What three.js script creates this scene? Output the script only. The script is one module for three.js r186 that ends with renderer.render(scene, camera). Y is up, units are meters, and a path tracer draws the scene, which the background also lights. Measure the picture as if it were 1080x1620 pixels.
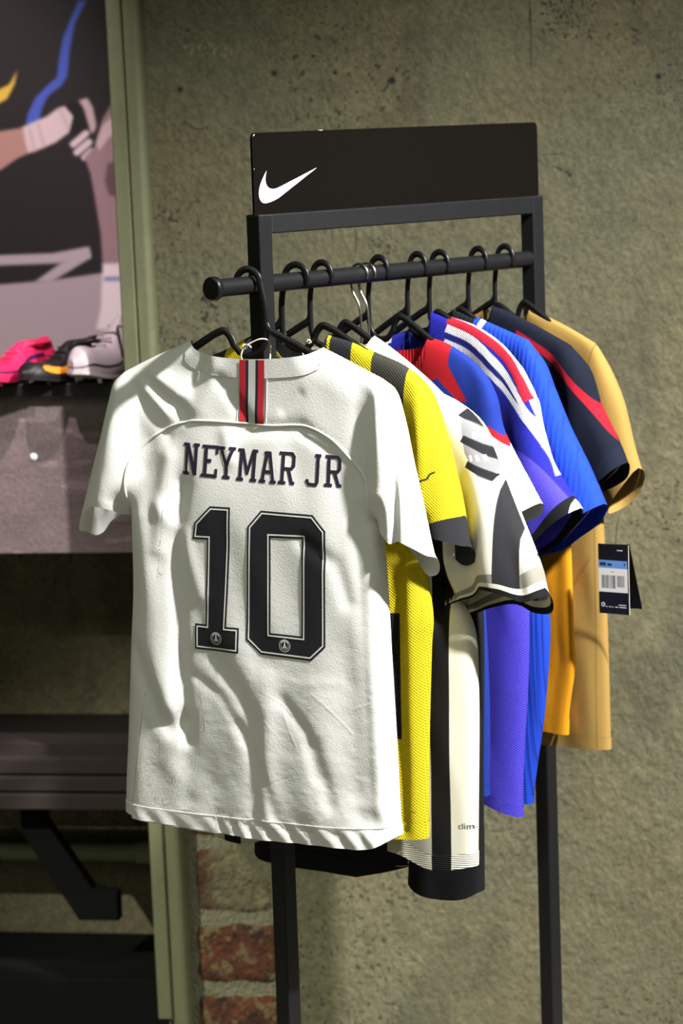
import * as THREE from 'three';
import { mergeGeometries, mergeVertices } from 'three/addons/utils/BufferGeometryUtils.js';
import { RoundedBoxGeometry } from 'three/addons/geometries/RoundedBoxGeometry.js';
import { TessellateModifier } from 'three/addons/modifiers/TessellateModifier.js';
import { RectAreaLightUniformsLib } from 'three/addons/lights/RectAreaLightUniformsLib.js';

// ------------------------------------------------------------------ camera, lights, exposure
const scene = new THREE.Scene();
scene.background = new THREE.Color(0x050505);
const EYE = 1.68;
const camera = new THREE.PerspectiveCamera(20.237, 1080 / 1620, 0.05, 30);
camera.rotation.order = 'YXZ';
camera.position.set(0, EYE, 0);
camera.rotation.set(-0.13557936, 0, -0.03429929);
camera.focus = 3.75; camera.userData.fStop = 6.3;

const renderer = new THREE.WebGLRenderer({ antialias: true });
renderer.toneMapping = THREE.LinearToneMapping;
renderer.toneMappingExposure = 1.03;
renderer.shadowMap.enabled = true;
RectAreaLightUniformsLib.init();

const CEIL = 3.5;
// track spots: [lamp position, target, candela, cone half angle, penumbra, colour]
const SPOTS = [
  ['key', [1.55, 3.2, -2.5], [0.15, 0.66, -4.3], 108, 0.455, 0.9, [1.0, 0.985, 0.945]],
  ['recess', [-0.66, 3.2, -3.98], [-0.90, 1.36, -5.3], 20, 0.33, 0.4, [1.0, 0.84, 0.87]],
  ['corner', [-2.6, 2.5, -2.7], [-0.36, 0.26, -4.9], 36, 0.20, 0.9, [0.98, 1.0, 0.80]],
  ['wall', [1.95, 3.2, -3.55], [0.70, 0.30, -4.72], 30, 0.30, 1.0, [1.0, 0.98, 0.88]],  // wash lamp added to brighten the lower right of the wall
];
const FILL_PANELS = [[-1.5, -2.5, 1.9], [1.3, -1.6, 0.8], [-1.0, -0.3, 2.6], [1.2, 0.9, 1.8]];   // unseen panels added for ambient fill: x, z, strength
const PANEL_POWER = 6, PANEL_COLOUR = [0.94, 1.0, 0.82];

// ------------------------------------------------------------------ names and records
const used = new Map();
function numbered(name) { const k = used.get(name) ?? 0; used.set(name, k + 1); return k ? name + '_' + String(k).padStart(3, '0') : name; }
function shadowed(o) { o.castShadow = true; o.receiveShadow = true; return o; }
function thing(name, label, category, group) {
  const g = new THREE.Group(); g.name = numbered(name); g.userData = { label, category }; if (group) g.userData.group = group; scene.add(g); return g;
}
function structure(name) { const g = new THREE.Group(); g.name = name; g.userData = { kind: 'structure' }; scene.add(g); return g; }
function part(name, geo, mat, parent, label) {
  const m = shadowed(new THREE.Mesh(geo, mat)); m.name = numbered(name); if (label) m.userData.label = label; parent.add(m); return m;
}

// ------------------------------------------------------------------ noise and textures
function hash(x, y, s) { let h = Math.imul(x, 374761393) + Math.imul(y, 668265263) + Math.imul(s, 974634541); h = Math.imul(h ^ (h >>> 13), 1274126177); return ((h ^ (h >>> 16)) >>> 0) / 4294967296; }
function noise(x, y, s = 1) {
  const xi = Math.floor(x), yi = Math.floor(y), fx = x - xi, fy = y - yi, u = fx * fx * (3 - 2 * fx), v = fy * fy * (3 - 2 * fy);
  const a = hash(xi, yi, s), b = hash(xi + 1, yi, s), c = hash(xi, yi + 1, s), d = hash(xi + 1, yi + 1, s);
  return (a + (b - a) * u) * (1 - v) + (c + (d - c) * u) * v;
}
function fbm(x, y, o, s = 1) { let r = 0, a = 0.5, n = 0; for (let i = 0; i < o; i++) { r += a * noise(x, y, s + i * 17); n += a; a *= 0.55; x *= 2.03; y *= 2.03; } return r / n; }
const rng = (seed) => () => { seed = (seed + 0x6d2b79f5) | 0; let t = Math.imul(seed ^ (seed >>> 15), 1 | seed); t = (t + Math.imul(t ^ (t >>> 7), 61 | t)) ^ t; return ((t ^ (t >>> 14)) >>> 0) / 4294967296; };
const smooth = (a, b, x) => { const t = Math.min(1, Math.max(0, (x - a) / (b - a))); return t * t * (3 - 2 * t); };
const clamp = (x, a = 0, b = 1) => Math.min(b, Math.max(a, x));
function canvas(w, h) { const c = document.createElement('canvas'); c.width = w; c.height = h; return [c, c.getContext('2d')]; }
function tex(c, srgb, rx = 1, ry = 1, ox = 0, oy = 0) {
  const t = new THREE.CanvasTexture(c); if (srgb) t.colorSpace = THREE.SRGBColorSpace; t.wrapS = t.wrapT = THREE.RepeatWrapping; t.repeat.set(rx, ry); t.offset.set(ox, oy); return t;
}
// fill a canvas from a function of pixel (x, y) -> [r, g, b] in 0..1 (sRGB)
function paint(w, h, f) {
  const [c, g] = canvas(w, h), im = g.createImageData(w, h), d = im.data;
  for (let y = 0, i = 0; y < h; y++) for (let x = 0; x < w; x++, i += 4) { const p = f(x, y); d[i] = 255 * clamp(p[0]); d[i + 1] = 255 * clamp(p[1]); d[i + 2] = 255 * clamp(p[2]); d[i + 3] = 255; }
  g.putImageData(im, 0, 0); return [c, g];
}
const srgb = (r, g, b) => new THREE.Color().setRGB(r, g, b, THREE.SRGBColorSpace);

// ------------------------------------------------------------------ places: wall and rack axes
const WA = THREE.MathUtils.degToRad(10);
const wallD = new THREE.Vector3(Math.cos(WA), 0, Math.sin(WA)), wallN = new THREE.Vector3(-Math.sin(WA), 0, Math.cos(WA));
const wallPlace = (o, u = 0, y = 0, off = 0) => { o.position.set(0, y, -4.85).addScaledVector(wallD, u).addScaledVector(wallN, off); o.rotation.y = -WA; return o; };
const YAW = 0.8360006, RX = -0.1062915, RY = 1.5581746, RZ = -3.88255, RL = 0.6207287, RW = 0.025, RHB = 0.0265, RHP = 0.109, RHR = 0.0940314, RP = 0.0802;
const rackR = new THREE.Vector3(Math.cos(YAW), 0, -Math.sin(YAW));
const railAt = (s) => new THREE.Vector3(RX, RY - RHR, RZ).addScaledVector(rackR, s);

// ------------------------------------------------------------------ room shell
// concrete plaster: 2 m x 2 m of the wall in view, one texture
const WU0 = -0.75, TW = 2048;
const speck = rng(5);
const [wallC, wg] = paint(TW, TW, (px, py) => {
  const x = px / 1024, y = py / 1024;
  let v = 0.86 + 0.20 * (fbm(x * 3, y * 3, 4, 3) - 0.5) + 0.16 * (fbm(x * 26, y * 26, 3, 9) - 0.5) + 0.16 * (noise(x * 340, y * 340, 21) - 0.5) + 0.12 * (noise(x * 150, y * 150, 23) - 0.5);
  const warm = fbm(x * 5 + 7, y * 5, 3, 31) - 0.5, stain = smooth(0.60, 0.72, fbm(x * 7 + 3, y * 4 + 9, 4, 41)), pit = smooth(0.80, 0.88, noise(x * 190, y * 190, 51)) * smooth(0.45, 0.65, fbm(x * 4, y * 4, 2, 61));
  v *= 1 - 0.12 * stain - 0.42 * pit;
  return [v * (0.405 + 0.035 * warm), v * (0.389 + 0.008 * warm), v * (0.294 - 0.025 * warm)];
});
{
  const P = (u, y) => [(u - WU0) * 1024, (2 - y) * 1024];
  const dot = (u, y, r, a, col = '18,16,10') => { const [x, z] = P(u, y); wg.fillStyle = `rgba(${col},${a})`; wg.beginPath(); wg.arc(x, z, r, 0, 7); wg.fill(); };
  const line = (pts, w, a, col = '25,22,15') => { wg.strokeStyle = `rgba(${col},${a})`; wg.lineWidth = w; wg.lineCap = 'round'; wg.beginPath(); pts.forEach((p, i) => { const q = P(...p); i ? wg.lineTo(...q) : wg.moveTo(...q); }); wg.stroke(); };
  for (const [u, y, r] of [[-0.251, 1.741, 3.4], [-0.089, 1.762, 3.6], [0.11, 1.743, 5], [0.552, 1.734, 4], [-0.24, 0.349, 6], [0.015, 1.76, 2]]) { dot(u, y, r + 3, 0.25); dot(u, y, r, 0.95); }
  line([[-0.252, 1.682], [-0.244, 1.687], [-0.232, 1.676], [-0.222, 1.673], [-0.206, 1.676]], 2.2, 0.6);
  line([[0.381, 1.591], [0.39, 1.586]], 3, 0.85); line([[0.396, 1.584], [0.404, 1.579]], 3, 0.8); dot(0.402, 1.577, 3, 0.6);
  for (let i = 0; i < 46; i++) dot(-0.216 + (speck() - 0.5) * 0.03, 1.405 - speck() * 0.065, 1 + speck() * 3, 0.5);
  line([[0.041, 1.497], [0.04, 1.462]], 4, 0.35); line([[0.045, 1.44], [0.043, 1.38]], 6, 0.2); line([[0.344, 1.862], [0.343, 1.756]], 4, 0.3); line([[0.344, 1.85], [0.343, 1.83]], 4, 0.5);
  line([[-0.3, 1.655], [-0.2, 1.652]], 7, 0.16, '70,40,20');
  for (let i = 0; i < 90; i++) dot(0.405 + (speck() - 0.5) * 0.09, 1.835 + (speck() - 0.5) * 0.07, 0.8 + speck() * 2.2, 0.5);
  for (let i = 0; i < 50; i++) dot(0.085 + (speck() - 0.5) * 0.05, 1.47 + (speck() - 0.5) * 0.03, 0.8 + speck() * 1.8, 0.45);
  for (let i = 0; i < 1500; i++) dot(WU0 + speck() * 2, speck() * 2, 0.5 + speck() * speck() * 2.4, 0.25 + speck() * 0.4);
  for (let i = 0; i < 60; i++) { const u = WU0 + speck() * 2, y = speck() * 2, a = speck() * 6; line([[u, y], [u + Math.cos(a) * 0.012, y + Math.sin(a) * 0.006]], 1.5, 0.35); }
  for (let i = 0; i < 30; i++) dot(-0.2 + (speck() - 0.5) * 0.08, 1.805 + (speck() - 0.5) * 0.02, 1 + speck() * 1.5, 0.5, '150,140,110');
  line([[-0.244, 1.812], [-0.225, 1.815]], 3, 0.4, '160,150,120');
}
const [wallB] = paint(1024, 1024, (px, py) => {
  const x = px / 512, y = py / 512;
  const v = 0.5 + 0.55 * (fbm(x * 12, y * 12, 3, 71) - 0.5) + 0.5 * (noise(x * 90, y * 70, 75) - 0.5) + 0.3 * (noise(x * 200, y * 170, 77) - 0.5);
  return [v, v, v];
});
const wallMat = new THREE.MeshStandardMaterial({ map: tex(wallC, true, 0.5, 0.5, -WU0 / 2, 0), bumpMap: tex(wallB, false, 0.62, 0.62), bumpScale: 0.003, roughness: 0.93 });
const bareMat = new THREE.MeshStandardMaterial({ color: new THREE.Color(0.19, 0.178, 0.12), bumpMap: tex(wallB, false, 1.4, 1.4), bumpScale: 0.006, map: null, roughness: 0.97 });
const darkWallMat = new THREE.MeshStandardMaterial({ map: tex(wallC, true, 0.5, 0.5, 0.3, 0.1), color: new THREE.Color(1.7, 1.55, 1.75), bumpMap: tex(wallB, false, 0.5, 0.5), bumpScale: 0.004, roughness: 0.93 });
function slab(w, h, d) { return new THREE.BoxGeometry(w, h, d); }
function uvBox(w, h, d, u0 = 0, y0 = 0) {   // box whose front face has uv in metres
  const g = new THREE.BoxGeometry(w, h, d), p = g.attributes.position, n = g.attributes.normal, uv = g.attributes.uv;
  for (let i = 0; i < p.count; i++) uv.setXY(i, u0 + (Math.abs(n.getX(i)) > 0.5 ? p.getZ(i) : p.getX(i)), y0 + (Math.abs(n.getY(i)) > 0.5 ? p.getZ(i) : p.getY(i)));
  return g;
}
const JU = -0.362;     // left edge of the steel jamb
const backWall = structure('wall_back'); wallPlace(backWall, 0, 0, 0);
{
  const base = (x0, x1, y0, y1, z0, z1, mat, name) => { const g = uvBox(x1 - x0, y1 - y0, z1 - z0, (x0 + x1) / 2, (y0 + y1) / 2); const m = part(name, g, mat, backWall); m.position.set((x0 + x1) / 2, (y0 + y1) / 2, (z0 + z1) / 2); return m; };
  base(-0.335, 3.6, 0, CEIL, -0.65, -0.009, bareMat, 'masonry');
  base(-3.6, -1.75, 0, CEIL, -0.65, 0, wallMat, 'masonry');
  base(-1.75, -0.335, 2.7, CEIL, -0.65, 0, wallMat, 'masonry');
  base(-1.75, -0.335, 0, 2.7, -0.65, -0.47, darkWallMat, 'recess_back');
  // plaster coat, broken away over the bricks
  const s = new THREE.Shape();
  const edge = [[-0.30, 0.53], [-0.262, 0.512], [-0.240, 0.492], [-0.229, 0.478], [-0.221, 0.472], [-0.213, 0.459], [-0.206, 0.441], [-0.199, 0.424], [-0.188, 0.408], [-0.176, 0.392], [-0.164, 0.379], [-0.15, 0.368], [-0.137, 0.352], [-0.133, 0.31], [-0.139, 0.27], [-0.130, 0.2], [-0.136, 0.12], [-0.128, 0]];
  s.moveTo(-0.335, 0.55); edge.forEach((p) => s.lineTo(...p)); s.lineTo(3.6, 0); s.lineTo(3.6, CEIL); s.lineTo(-0.335, CEIL); s.closePath();
  const g = new THREE.ExtrudeGeometry(s, { depth: 0.007, bevelEnabled: true, bevelThickness: 0.002, bevelSize: 0.002, bevelSegments: 2 });
  const m = part('plaster_coat', g, wallMat, backWall); m.position.z = -0.009;
}
// the bricks that show where the plaster has come off
{
  const r = rng(77);
  const brickC = paint(256, 256, (x, y) => {
    const m = fbm(x / 30, y / 30, 4, 5), s = smooth(0.56, 0.68, fbm(x / 22 + 9, y / 22, 4, 15)), k = smooth(0.6, 0.75, fbm(x / 40 + 3, y / 40, 3, 25));
    const a = 0.80 + 0.7 * (m - 0.5); const c = [0.40 * a, 0.225 * a, 0.15 * a];
    return [c[0] + s * (0.46 - c[0]) * 0.7 - 0.1 * k, c[1] + s * (0.42 - c[1]) * 0.7 - 0.05 * k, c[2] + s * (0.30 - c[2]) * 0.7 - 0.03 * k];
  })[0];
  const brickB = paint(128, 128, (x, y) => { const v = fbm(x / 9, y / 9, 4, 8); return [v, v, v]; })[0];
  const limeC = paint(256, 256, (x, y) => {
    const e = smooth(0.30, 0.05, x / 256 + 0.25 * (fbm(x / 25, y / 25, 3, 4) - 0.5)), m = 0.8 + 0.5 * (fbm(x / 18, y / 18, 4, 6) - 0.5);
    return [m * (0.50 - 0.16 * e), m * (0.47 - 0.27 * e), m * (0.36 - 0.22 * e)];
  })[0];
  const mk = (c, o) => new THREE.MeshStandardMaterial({ map: tex(c, true, 5, 5, o, o * 1.7), bumpMap: tex(brickB, false, 10, 10), bumpScale: 0.006, roughness: 0.95 });
  const red = [mk(brickC, 0.1), mk(brickC, 0.45)], lime = new THREE.MeshStandardMaterial({ map: tex(limeC, true, 6.6, 6.6, 1.9, -2.05), bumpMap: tex(brickB, false, 10, 10), bumpScale: 0.006, roughness: 0.95 });
  for (const [x0, x1, y0, y1, k, proud] of [[-0.292, -0.232, 0.447, 0.50, 1, 0.003], [-0.285, -0.146, 0.309, 0.427, 2, 0.006], [-0.289, -0.14, 0.180, 0.290, 0, 0.005], [-0.291, -0.142, 0.055, 0.162, 1, 0.005], [-0.293, -0.15, -0.06 + 0.06, 0.038, 0, 0.004]]) {
    const g = new THREE.BoxGeometry(x1 - x0, y1 - y0, 0.05, 14, 12, 2), p = g.attributes.position, uv = g.attributes.uv, w = (x1 - x0) / 2, h = (y1 - y0) / 2, o = r() * 50;
    for (let i = 0; i < p.count; i++) {
      let x = p.getX(i), y = p.getY(i), z = p.getZ(i); uv.setXY(i, x0 + w + x, y0 + h + y);
      const ex = Math.abs(x) / w, ey = Math.abs(y) / h, e = Math.max(ex, ey);
      if (ex > 0.99) x += (fbm(y * 60 + o, 3, 3) - 0.5) * 0.012; if (ey > 0.99) y += (fbm(x * 50 + o, 9, 3) - 0.5) * 0.014;
      const rr = Math.hypot(Math.max(0, ex - 0.8), Math.max(0, ey - 0.8)); x *= 1 - 0.12 * rr; y *= 1 - 0.12 * rr;
      if (z > 0.02) z += (fbm(x * 40 + o, y * 40, 3, 3) - 0.5) * 0.007 - 0.007 * smooth(0.8, 1, e);
      p.setXYZ(i, x, y, z);
    }
    g.computeVertexNormals();
    const m = part('brick', g, k === 2 ? lime : red[k], backWall, k === 2 ? 'brick smeared with grey mortar' : undefined); m.position.set((x0 + x1) / 2, (y0 + y1) / 2, -0.009 + proud - 0.025);
  }
}
// the other walls, floor and ceiling
const shell = new THREE.MeshStandardMaterial({ color: new THREE.Color(0.34, 0.34, 0.21), roughness: 0.95 });
const floorMat = new THREE.MeshStandardMaterial({ map: tex(paint(512, 512, (x, y) => { const v = 0.52 + 0.14 * (fbm(x / 60, y / 60, 4, 3) - 0.5) + 0.05 * (noise(x / 2, y / 2, 5) - 0.5); return [v * 1.03, v, v * 0.93]; })[0], true, 0.5, 0.5), roughness: 0.75 });
for (const [name, w, h, d, x, y, z, m] of [['wall_left', 0.2, CEIL, 9.4, -3.3, CEIL / 2, -1.2, shell], ['wall_right', 0.2, CEIL, 9.4, 3.3, CEIL / 2, -1.2, shell], ['wall_front', 6.8, CEIL, 0.2, 0, CEIL / 2, 3.4, shell], ['floor', 7.4, 0.2, 9.8, 0, -0.1, -1.2, floorMat], ['ceiling', 7.4, 0.2, 9.8, 0, CEIL + 0.1, -1.2, shell]]) {
  const o = shadowed(new THREE.Mesh(uvBox(w, h, d), m)); o.name = name; o.position.set(x, y, z); o.userData = { kind: 'structure' }; scene.add(o);
}
// green painted steel jamb between the recess and the wall
const paintG = new THREE.MeshStandardMaterial({ map: tex(paint(256, 512, (x, y) => { const v = 0.93 + 0.16 * (fbm(x / 40, y / 60, 4, 3) - 0.5) + 0.05 * (noise(x / 2, y / 2, 5) - 0.5); return [v * 0.45, v * 0.46, v * 0.345]; })[0], true, 3, 1.5), roughness: 0.62 });
{
  const jamb = structure('trim_1'); wallPlace(jamb, JU, 0, 0); jamb.rotation.z = 0; jamb.rotation.order = 'YXZ';
  const lean = new THREE.Group(); lean.name = 'door_jamb'; lean.rotation.z = 0.0085; lean.position.set(0.011, 0, 0); jamb.add(lean);
  const ext = (pts, y0, y1, name, bow) => {
    const s = new THREE.Shape(); pts.forEach((p, i) => (i ? s.lineTo(...p) : s.moveTo(...p))); s.closePath();
    const g = new THREE.ExtrudeGeometry(s, { depth: y1 - y0, bevelEnabled: false, steps: 24, curveSegments: 8 }); g.rotateX(-Math.PI / 2); g.translate(0, y0, 0);
    const p = g.attributes.position, uv = g.attributes.uv; for (let i = 0; i < p.count; i++) uv.setXY(i, p.getX(i) + p.getZ(i), p.getY(i));
    return part(name, g, paintG, lean);
  };
  // profiles in (u, -off): shape y becomes -z after the turn
  ext([[0, 0.46], [0, -0.030], [0.002, -0.033], [0.0235, -0.033], [0.0255, -0.030], [0.0255, 0.02], [0.01, 0.02], [0.01, 0.46]], 0.127, 2.75, 'jamb_strip');
  const arc = []; for (let i = 0; i <= 12; i++) { const a = (i / 12) * Math.PI / 2; arc.push([0.043 + 0.012 * Math.sin(a), -0.016 - 0.012 * Math.cos(a)]); }
  ext([[0.012, 0.46], [0.012, 0.0], [0.0275, -0.002], [0.0275, -0.0265], [0.029, -0.028], ...arc, [0.055, 0.05], [0.03, 0.05], [0.03, 0.46]], 0, 2.75, 'jamb_moulding');
}

// ------------------------------------------------------------------ recess: poster, plinth, shoes, bench
const cloth2 = (v) => v;
{
  // printed poster: kicking legs of a player, drawn on a canvas (1 px = 1 mm)
  const W = 1200, H = 1300, U0 = -1.72, Y0 = 1.245, [c, g] = canvas(W, H);
  const Q = (u, y) => [(u - U0) * 1000 * (W / 1350), H - (y - Y0) * 1000 * (H / 1360)];
  const poly = (pts, col, curve) => { g.fillStyle = col; g.beginPath(); pts.forEach((p, i) => { const q = Q(...p); i ? g.lineTo(...q) : g.moveTo(...q); }); g.closePath(); g.fill(); };
  g.fillStyle = '#1d171b'; g.fillRect(0, 0, W, H);
  const stroke = (pts, w, col) => { g.strokeStyle = col; g.lineWidth = w; g.lineCap = 'round'; g.lineJoin = 'round'; g.beginPath(); const q = pts.map((p) => Q(...p)); g.moveTo(...q[0]); for (let i = 1; i < q.length - 1; i++) g.quadraticCurveTo(...q[i], (q[i][0] + q[i + 1][0]) / 2, (q[i][1] + q[i + 1][1]) / 2); g.lineTo(...q[q.length - 1]); g.stroke(); };
  g.filter = 'blur(2px)';
  PRINT(g, Q, poly, stroke);
  g.filter = 'none';
  const poster = thing('wall_poster', 'large printed poster of a footballer kicking on black ground, behind the cleats', 'poster');
  wallPlace(poster, -1.045, 1.925, -0.434);
  const sheet = part('print', new THREE.BoxGeometry(1.35, 1.36, 0.006), new THREE.MeshStandardMaterial({ map: tex(c, true), roughness: 0.5 }), poster);
  sheet.position.z = 0;
}
function PRINT(g, Q, poly, stroke) {
  // coordinates: metres on the poster plane
  poly([[-0.518, 1.915], [-0.543, 1.874], [-0.555, 1.827], [-0.562, 1.779], [-0.572, 1.763], [-0.601, 1.743], [-0.613, 1.722], [-0.623, 1.690], [-0.647, 1.691], [-0.642, 1.712], [-0.626, 1.741], [-0.597, 1.767], [-0.583, 1.777], [-0.577, 1.812], [-0.568, 1.848], [-0.553, 1.880], [-0.535, 1.916]], '#4256b4');
  poly([[-0.716, 1.747], [-0.693, 1.760], [-0.675, 1.767], [-0.657, 1.794], [-0.664, 1.767], [-0.680, 1.740], [-0.717, 1.723]], '#d2ad40');
  poly([[-0.810, 1.669], [-0.697, 1.682], [-0.651, 1.687], [-0.637, 1.642], [-0.666, 1.630], [-0.700, 1.609], [-0.816, 1.572]], '#a98078');
  poly([[-0.654, 1.688], [-0.606, 1.706], [-0.585, 1.720], [-0.568, 1.725], [-0.553, 1.707], [-0.560, 1.677], [-0.591, 1.657], [-0.631, 1.642], [-0.645, 1.640]], '#cdb8bb');
  stroke([[-0.640, 1.685], [-0.632, 1.645]], 4, '#b39da1');
  stroke([[-0.623, 1.693], [-0.614, 1.652]], 4, '#b39da1');
  stroke([[-0.580, 1.718], [-0.565, 1.683]], 5, '#b8a3a7');
  poly([[-0.570, 1.725], [-0.549, 1.732], [-0.527, 1.720], [-0.513, 1.686], [-0.523, 1.664], [-0.546, 1.663], [-0.563, 1.675], [-0.553, 1.704]], '#100c0f');
  poly([[-0.544, 1.733], [-0.526, 1.738], [-0.516, 1.719], [-0.511, 1.686], [-0.515, 1.675], [-0.523, 1.671], [-0.528, 1.692], [-0.535, 1.719]], '#bda4a8');
  stroke([[-0.557, 1.653], [-0.532, 1.672]], 13, '#cfbcbf');
  stroke([[-0.551, 1.638], [-0.527, 1.656]], 13, '#cfbcbf');
  stroke([[-0.538, 1.628], [-0.524, 1.640]], 11, '#cfbcbf');
  poly([[-0.413, 1.779], [-0.479, 1.728], [-0.500, 1.697], [-0.516, 1.649], [-0.537, 1.628], [-0.527, 1.596], [-0.521, 1.552], [-0.513, 1.487], [-0.512, 1.428], [-0.429, 1.426]], '#92767c');
  poly([[-0.481, 1.701], [-0.500, 1.686], [-0.514, 1.654], [-0.509, 1.638], [-0.488, 1.664], [-0.417, 1.689], [-0.417, 1.710]], '#c4acae');
  poly([[-0.493, 1.616], [-0.500, 1.584], [-0.493, 1.557], [-0.424, 1.544], [-0.420, 1.625]], '#5e464c');
  poly([[-0.822, 1.452], [-0.709, 1.452], [-0.607, 1.453], [-0.536, 1.464], [-0.533, 1.442], [-0.597, 1.433], [-0.710, 1.432], [-0.823, 1.432]], '#aa9fa7');
  poly([[-0.536, 1.461], [-0.533, 1.442], [-0.613, 1.398], [-0.645, 1.400], [-0.591, 1.435]], '#aa9fa7');
  poly([[-0.825, 1.395], [-0.711, 1.397], [-0.609, 1.403], [-0.512, 1.414], [-0.429, 1.418], [-0.439, 1.214], [-0.835, 1.221]], '#a6979e');
  poly([[-0.512, 1.431], [-0.474, 1.431], [-0.429, 1.430], [-0.434, 1.307], [-0.530, 1.309], [-0.519, 1.346], [-0.515, 1.390]], '#dccfd5');
  stroke([[-0.507, 1.402], [-0.469, 1.402]], 7, '#7b7fae');
}
{
  const panelC = paint(512, 256, (x, y) => { const v = 0.9 + 0.35 * (fbm(x / 60, y / 22, 4, 3) - 0.5) + 0.12 * (noise(x / 2, y / 2, 5) - 0.5) + 0.2 * smooth(0.62, 0.72, fbm(x / 30, y / 8 + 4, 3, 44)); return [v * 0.45, v * 0.39, v * 0.395]; })[0];
  const panelMat = new THREE.MeshStandardMaterial({ map: tex(panelC, true, 0.8, 1.6), bumpMap: tex(wallB, false, 2, 2), bumpScale: 0.0012, roughness: 0.7 });
  const pl = thing('display_plinth', 'mauve grey board plinth with a dark top edge carrying the football cleats', 'plinth'); wallPlace(pl, -1.05, 0, 0);
  const front = part('front_board', new RoundedBoxGeometry(1.36, 0.29, 0.018, 2, 0.003), panelMat, pl); front.position.set(0, 1.08, -0.109);
  const p = front.geometry.attributes.position, uv = front.geometry.attributes.uv; for (let i = 0; i < p.count; i++) uv.setXY(i, p.getX(i), p.getY(i));
  const top = part('top_board', uvBox(1.36, 0.02, 0.32), panelMat, pl); top.position.set(0, 1.232, -0.268);
  const dark = new THREE.MeshStandardMaterial({ color: new THREE.Color(0.012, 0.011, 0.012), roughness: 0.6 });
  const e = part('edge_strip', new RoundedBoxGeometry(1.37, 0.024, 0.022, 2, 0.003), dark, pl); e.position.set(0, 1.2285, -0.089);
  const b = part('fastener', new THREE.SphereGeometry(0.007, 16, 10), new THREE.MeshStandardMaterial({ color: new THREE.Color(0.8, 0.78, 0.78), roughness: 0.4 }), pl); b.scale.z = 0.5; b.position.set(0.483, 1.109, -0.1);
  const turf = thing('turf_mat', 'strip of yellow green artificial turf under the football cleats', 'turf mat'); wallPlace(turf, -1.05, 1.242, 0);
  const matg = part('backing', new THREE.BoxGeometry(1.34, 0.004, 0.295), new THREE.MeshStandardMaterial({ color: new THREE.Color(0.05, 0.09, 0.02), roughness: 0.9 }), turf); matg.position.set(0, 0.002, -0.275);
  const tr = rng(19), blades = new THREE.InstancedMesh(new THREE.ConeGeometry(0.0022, 0.016, 4), new THREE.MeshStandardMaterial({ color: 0xffffff, roughness: 0.8 }), 2600), M4 = new THREE.Matrix4(), col = new THREE.Color();
  for (let k = 0; k < 2600; k++) { M4.makeRotationFromEuler(new THREE.Euler((tr() - 0.5) * 1.2, tr() * 6, (tr() - 0.5) * 1.2)); M4.setPosition((tr() - 0.5) * 1.33, 0.010, -0.275 + (tr() - 0.5) * 0.29); blades.setMatrixAt(k, M4); const h = tr(); col.setRGB(0.22 + 0.22 * h, 0.30 + 0.12 * h, 0.04); blades.setColorAt(k, col); }
  blades.name = 'blades'; blades.userData.kind = 'stuff'; blades.castShadow = blades.receiveShadow = true; turf.add(blades);
  const wood = new THREE.MeshStandardMaterial({ map: tex(paint(512, 128, (x, y) => { const v = 0.105 + 0.05 * (fbm(x / 90, y / 6, 4, 7) - 0.5); return [v * 1.05, v * 0.66, v * 0.6]; })[0], true, 1, 6), roughness: 0.9 });
  const bench = thing('wooden_bench', 'dark brown slatted bench under the plinth in the recess', 'bench'); wallPlace(bench, -1.05, 0, 0);
  for (const [y, h, z] of [[0.538, 0.030, -0.16], [0.506, 0.028, -0.155], [0.474, 0.030, -0.15]]) { const m = part('slat', new RoundedBoxGeometry(1.36, h, 0.03, 2, 0.004), wood, bench); m.position.set(0, y, z); }
  const st = part('seat_board', uvBox(1.36, 0.02, 0.27), wood, bench); st.position.set(0, 0.562, -0.31);
  const black = new THREE.MeshPhysicalMaterial({ color: new THREE.Color(0.004, 0.004, 0.0045), roughness: 0.9, specularIntensity: 0.3 });
  for (const u of [0.50, -0.35]) {
    const s = new THREE.Shape(); [[-0.105, 0.455], [-0.062, 0.455], [-0.062, 0.42], [0.022, 0.292], [0.068, 0.285], [0.068, 0.235], [-0.004, 0.235], [-0.105, 0.40]].forEach((q, i) => (i ? s.lineTo(...q) : s.moveTo(...q))); s.closePath();
    const m = part('bracket', new THREE.ExtrudeGeometry(s, { depth: 0.03, bevelEnabled: true, bevelSize: 0.002, bevelThickness: 0.002, bevelSegments: 1 }), black, bench); m.position.set(u, 0, -0.24);
  }
  const ring = thing('wall_washer', 'small pale metal washer fixed to the dark wall below the bench', 'washer'); wallPlace(ring, -0.52, 0.40, -0.465);
  part('rim', new THREE.TorusGeometry(0.005, 0.0022, 8, 20), new THREE.MeshStandardMaterial({ color: new THREE.Color(0.6, 0.6, 0.5), roughness: 0.5 }), ring);
  const pipe = thing('wall_pipe', 'horizontal grey pipe along the wall under the bench', 'pipe'); wallPlace(pipe, -1.05, 0.305, -0.43);
  const tube = part('tube', new THREE.CylinderGeometry(0.017, 0.017, 1.36, 20), new THREE.MeshStandardMaterial({ color: new THREE.Color(0.33, 0.36, 0.26), roughness: 0.6 }), pipe); tube.rotation.z = Math.PI / 2;
  const sock = part('coupling', new THREE.CylinderGeometry(0.022, 0.022, 0.05, 20), tube.material, pipe); sock.rotation.z = Math.PI / 2; sock.position.x = 0.58;
  const plinth2 = thing('floor_plinth', 'low black base at the foot of the recess', 'base'); wallPlace(plinth2, -1.05, 0, 0);
  const pb = part('front', new RoundedBoxGeometry(1.36, 0.14, 0.3, 2, 0.006), black, plinth2); pb.position.set(0, 0.07, -0.3);
}
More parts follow.
